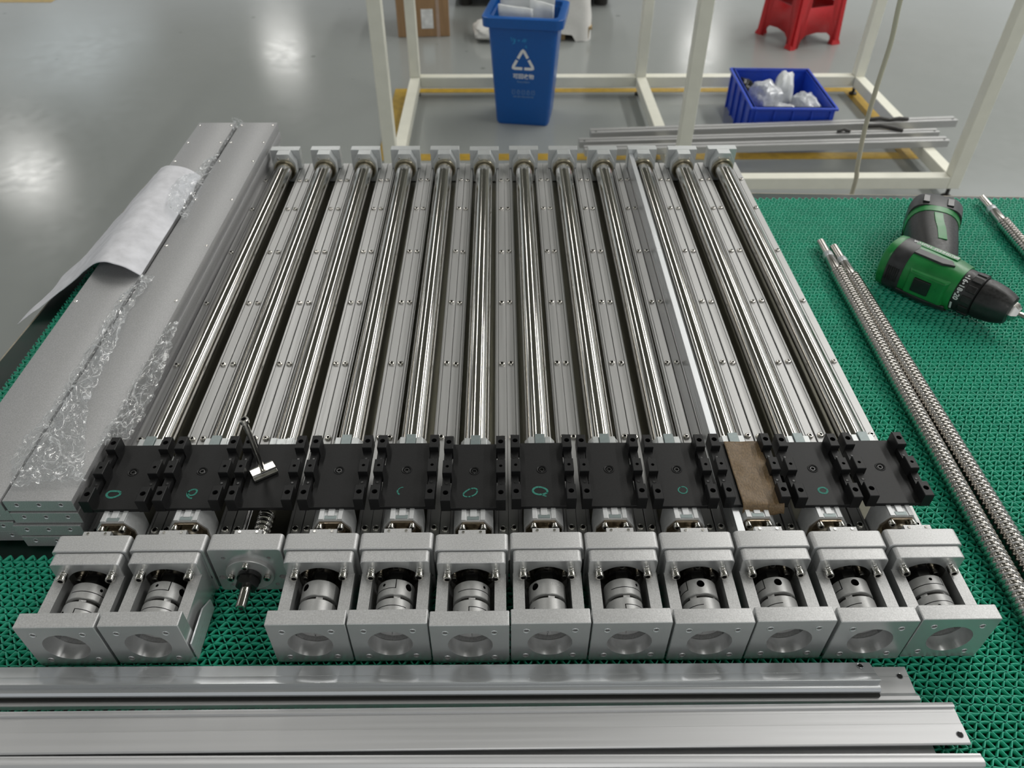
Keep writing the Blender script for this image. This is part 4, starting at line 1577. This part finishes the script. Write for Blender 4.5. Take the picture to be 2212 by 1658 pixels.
def bin_ring(z, hx, hy, r, n=6):
    return [(x, y, z) for x, y in rrect(-hx, hx, -hy, hy, r, n)()]


g = G()
inner = [(0.432, .1320, .1120, .020), (0.03, .108, .096, .016)]
g.loft([bin_ring(*s) for s in secs] + [bin_ring(*s) for s in inner])
obj('bin_body', g, BLUEBIN, T, angle=35)
g = G()
g.loft([bin_ring(.414, .1500, .128, .028), bin_ring(.414, .1660, .146, .036), bin_ring(.451, .1680, .148, .036), bin_ring(.453, .1640, .144, .034), bin_ring(.453, .1400, .120, .024), bin_ring(.414, .1400, .120, .024)], cap=False)
obj('rim', g, BLUEBIN, T, angle=35)
# print on the sloping front face
y0b, y1b, zb0, zb1 = -0.104, -0.122, 0.012, 0.408
sl = math.atan2(y0b - y1b, zb1 - zb0)


def on_front(o, x, z):
    t = (z - zb0) / (zb1 - zb0)
    y = y0b + (y1b - y0b) * t - 0.0006
    o.matrix_local = Matrix.Translation((x, y, z)) @ Matrix.Rotation(PI / 2 + sl, 4, 'X')
    return o


tri = G()
RT3 = 0.052
V3 = [(RT3 * math.cos(math.radians(a_)), RT3 * math.sin(math.radians(a_))) for a_ in (90, 210, 330)]
for k in range(3):
    A, B, C = Vector(V3[k]), Vector(V3[(k + 1) % 3]), Vector(V3[(k + 2) % 3])
    p = [A.lerp(C, 0.44), A.lerp(C, 0.10), A.lerp(C, 0.04).lerp(A.lerp(B, 0.04), 0.5), A.lerp(B, 0.10), A.lerp(B, 0.47)]
    q = ribbon([tuple(v) for v in p], 0.0115, 0.0004)
    tri.add(q.v, q.f)
on_front(obj('recycling_symbol', tri, PRINT, T), 0.002, 0.274)
on_front(put('lettering', text_mesh('\u53ef\u56de\u6536\u7269', 0.0225, PRINT, 'lettering', bold=0.0004), T), 0.004, 0.214)
on_front(put('lettering', text_mesh('Recyclable', 0.0125, PRINTDIM, 'lettering'), T), 0.004, 0.192)
ic = G()
for k in range(5):
    x = -0.042 + 0.021 * k
    w, h = (0.006, 0.009)
    if k % 2 == 0:
        pts = [(x - w, -h), (x + w, -h), (x + w, h), (x - w, h), (x - w, -h)]
    else:
        pts = [(x - w * .8, -h), (x + w * .8, -h), (x + w * .8, h * .3), (x + w * .35, h), (x - w * .35, h), (x - w * .8, h * .3), (x - w * .8, -h)]
    q = ribbon(pts, 0.0016, 0.0003)
    ic.add(q.v, q.f)
    q = ribbon([(x - w * .5, 0.002), (x + w * .5, 0.002)], 0.0013, 0.0003)
    ic.add(q.v, q.f)
on_front(obj('recyclables_icons', ic, PRINTDIM, T), 0.004, 0.148)
on_front(put('lettering', text_mesh('\u7eb8\u7c7b \u5851\u6599 \u73bb\u7483 \u91d1\u5c5e \u7ec7\u7269', 0.0080, PRINTDIM, 'lettering'), T), 0.004, 0.127)
hw_ = G()
for pts in ([(-.040, .012), (-.036, -.004), (-.030, .010), (-.026, -.010)], [(-.030, .002), (-.022, .006), (-.026, -.012), (-.034, -.014)], [(-.012, .002), (-.008, -.003), (-.004, .003)],
            [(.006, -.004), (.012, .006), (.014, -.006)], [(.016, .008), (.020, -.006), (.024, .006)], [(.018, -.026), (.022, -.018), (.024, -.030)]):
    q = ribbon(pts, 0.0035, 0.0003)
    hw_.add(q.v, q.f)
on_front(obj('handwriting', hw_, CYANPEN, T), -0.008, 0.362)


def bent_sheet(p0, p1, p2, p3, amp, seed):
    P0, P1, P2, P3 = map(Vector, (p0, p1, p2, p3))

    def fn(u, v):
        p = P0.lerp(P1, u).lerp(P3.lerp(P2, u), v)
        q = amp * noise.noise(Vector((u * 2.2 + seed, v * 2.2, seed)))
        return p + Vector((q * 0.6, q, q * 0.3))
    return G().grid(fn, 14, 14)


zb = FLOOR + 0.035
fs = [((-0.005, 2.650, zb + .02), (0.125, 2.632, zb + .02), (0.130, 2.66, -.335), (-0.010, 2.68, -.320), 'crumpled white foam sheet at the front of the bin'),
      ((0.100, 2.660, zb + .02), (0.185, 2.640, zb + .02), (0.215, 2.67, -.325), (0.120, 2.69, -.300), 'folded white foam sheet at the right of the bin'),
      ((0.010, 2.735, zb + .02), (0.185, 2.705, zb + .02), (0.230, 2.74, -.240), (-0.010, 2.78, -.220), 'tall white foam board at the back of the bin')]
for k, (p0, p1, p2, p3, lab) in enumerate(fs):
    g = bent_sheet(p0, p1, p2, p3, 0.018, 3.3 * k + 1)
    o = obj('foam_offcut', g, FOAM, recalc=False, angle=60)
    md = o.modifiers.new('solid', 'SOLIDIFY')
    md.thickness = 0.012
    md.offset = 0
    tag(o, lab, 'foam', 'white foam in the recycling bin')

# ------------------------------------------------------------------ red stool
T = thing('plastic_stool', 'red plastic stool on the floor beyond the frame', 'stool', (1.644, 3.766, FLOOR), math.radians(20))
Hs = 0.45
b0, b1 = 0.150, 0.132


def stool_pt(face, s, h, off=0.0):
    """s in -1..1 across one face, h height; four faces"""
    hw = b0 + (b1 - b0) * h / Hs
    p = Vector((s * hw, -(hw + off), h))
    return Matrix.Rotation(face * PI / 2, 4, 'Z') @ p


for face in range(4):
    out = [(-0.99, 0), (-0.70, 0), (-0.64, 0.045), (-0.46, 0.065), (0.0, 0.072), (0.46, 0.065), (0.64, 0.045), (0.70, 0), (0.99, 0), (0.99, 0.40), (-0.99, 0.40)]
    holes = [(-0.50, 0.20), (-0.50, 0.30), (0.50, 0.30), (0.50, 0.20)]
    pts = [Vector(p) for p in out + holes]
    ne = len(out)
    ed = [(i, (i + 1) % ne) for i in range(ne)] + [(ne + i, ne + (i + 1) % 4) for i in range(4)]
    res = delaunay_2d_cdt(pts, ed, [], 1, 1e-6)
    keep = []
    for f in res[2]:
        c = sum((res[0][i] for i in f), Vector((0, 0))) / len(f)
        inh = -0.50 < c.x < 0.50 and 0.20 < c.y < 0.30
        arch = c.y < 0.072 and abs(c.x) < 0.70 and c.y < np.interp(abs(c.x), [0, .46, .64, .70], [.072, .065, .045, 0])
        if not inh and not arch:
            keep.append(tuple(f))
    g = G()
    g.add([tuple(stool_pt(face, p.x, p.y)) for p in res[0]], keep)
    o = obj('side_panel', g, REDPL, T, angle=30)
    md = o.modifiers.new('solid', 'SOLIDIFY')
    md.thickness = 0.004
    md.offset = -1
    for side in (((0.80, .001), (1.0, .001), (1.0, .012), (0.84, .010)), ((0.84, .001), (1.0, .001), (1.0, .008), (0.87, .007))), \
                (((-1.0, .001), (-0.80, .001), (-0.84, .010), (-1.0, .012)), ((-1.0, .001), (-0.84, .001), (-0.87, .007), (-1.0, .008))):
        rib = G().loft([[stool_pt(face, a_, hz_, e) for a_, e in q_] for hz_, q_ in zip((0.0, 0.40), side)])
        obj('corner_rib', rib, REDPL, T)
    foot = G()
    foot.loft([[stool_pt(face, a_, 0.0, e) for a_, e in ((0.70, -.02), (1.08, -.02), (1.10, .014), (0.72, .014))], [stool_pt(face, a_, 0.022, e) for a_, e in ((0.74, -.02), (1.06, -.02), (1.06, .010), (0.76, .010))]])
    obj('foot', foot, REDPL, T, bevel=0.002)
g = G()
g.loft([[(x, y, 0.400) for x, y in rrect(-.124, .124, -.124, .124, .02)()], [(x, y, 0.445) for x, y in rrect(-.122, .122, -.122, .122, .03)()], [(x, y, 0.450) for x, y in rrect(-.115, .115, -.115, .115, .03)()]])
obj('seat', g, REDPL, T)

# ------------------------------------------------------------------ cardboard box, sacks and the dark machine further back
T = thing('cardboard_box', 'brown cardboard box with a white label on the floor behind the frame', 'box', (-0.440, 3.965, FLOOR), math.radians(4))
obj('carton', G().box(-.143, .143, -.165, .165, 0, .34), CARD, T, bevel=0.004)
obj('flap', G().box(-.143, -.002, -.165, .165, .3402, .3445), CARD, T)
obj('flap', G().box(.002, .143, -.165, .165, .3402, .3445), CARD, T)
obj('shipping_label', G().box(-.010, .055, -.1665, -.1652, .045, .145), PAPERW, T)
obj('tape', G().box(.072, .090, -.1662, -.1652, 0.0, .34), TAPE, T)

T = thing('wrapped_pallet', 'small wooden pallet under a white cloth behind the blue bin', 'pallet', (0.335, 3.90, FLOOR), math.radians(-3))
for x in (-.13, 0.0, .13):
    obj('pallet_runner', G().box(x - .025, x + .025, -.15, .15, 0, .055), WOOD, T)
for k in range(4):
    y = -.15 + k * .082
    obj('pallet_board', G().box(-.17, .17, y, y + .055, .055, .068), WOOD, T)


def drape(u, v):
    th = 2 * PI * u
    x0, y0 = math.cos(th), math.sin(th)
    e = 0.45
    sx = math.copysign(abs(x0) ** e, x0)
    sy = math.copysign(abs(y0) ** e, y0)
    flare = 1 + 0.30 * max(0, 0.5 - v) ** 1.5
    hx, hy = 0.155 * flare, 0.165 * flare
    if v > 0.85:
        k = 1 - (v - 0.85) / 0.15
        hx, hy = hx * k, hy * k
    z = 0.022 + 0.39 * min(v / 0.85, 1.0) + 0.012 * noise.noise(Vector((sx * 2, sy * 2, v * 3)))
    if v < 0.05 and sx > 0.4 and sy < 0:
        z -= 0.040
    w = 0.010 * noise.noise(Vector((sx * 3, sy * 3, v * 5 + 2)))
    return Vector((sx * (hx + w), sy * (hy + w), z + 0.018))


obj('cloth_cover', G().grid(drape, 60, 26), SACK, T, angle=60)
bag((-0.055, 3.78, FLOOR), (.095, .100, .046), 2.2, 'small white woven sack on the floor left of the blue bin', SACK, 'white_sack', 'sack', 'white sacks', rot=0.1)

T = thing('machine_cabinet', 'dark machine base in the background at the top of the picture', 'machine', (0.20, 4.75, FLOOR))
obj('cabinet', G().box(-.50, .50, -.40, .40, .06, .80), DARKM, T, bevel=0.01)
for x in (-.42, .42):
    for y in (-.32, .32):
        obj('foot', G().cyl('z', (x, y, 0), .04, 0, .06, 16), CASTOR, T)

# ------------------------------------------------------------------ hanging hose
pts = []
for p in [(0.690, .75, 3.4), (0.690, .75, 2.2), (0.690, .75, 1.3), (0.6895, .75, .75), (0.6905, .75, .45), (0.6925, .75, .30), (0.6945, .75, .2115), (0.7014, .75, .1418), (0.7013, .75, .0584), (0.7042, .75, -.0226), (0.7131, .75, -.0998), (0.7195, .75, -.1529), (0.724, .76, -.40), (0.73, .80, -.70),
          (0.75, .86, -.785), (0.82, .95, FLOOR + .0052), (0.95, 1.0, FLOOR + .0052)]:
    pts.append(Vector(p))
sm = [cr_spline(pts, k / 90) for k in range(91)]
o = obj('air_hose', G().tube(sm, 0.0045, 10), HOSE, angle=60)
tag(o, 'cream air hose hanging down behind the bench to the floor', 'hose')
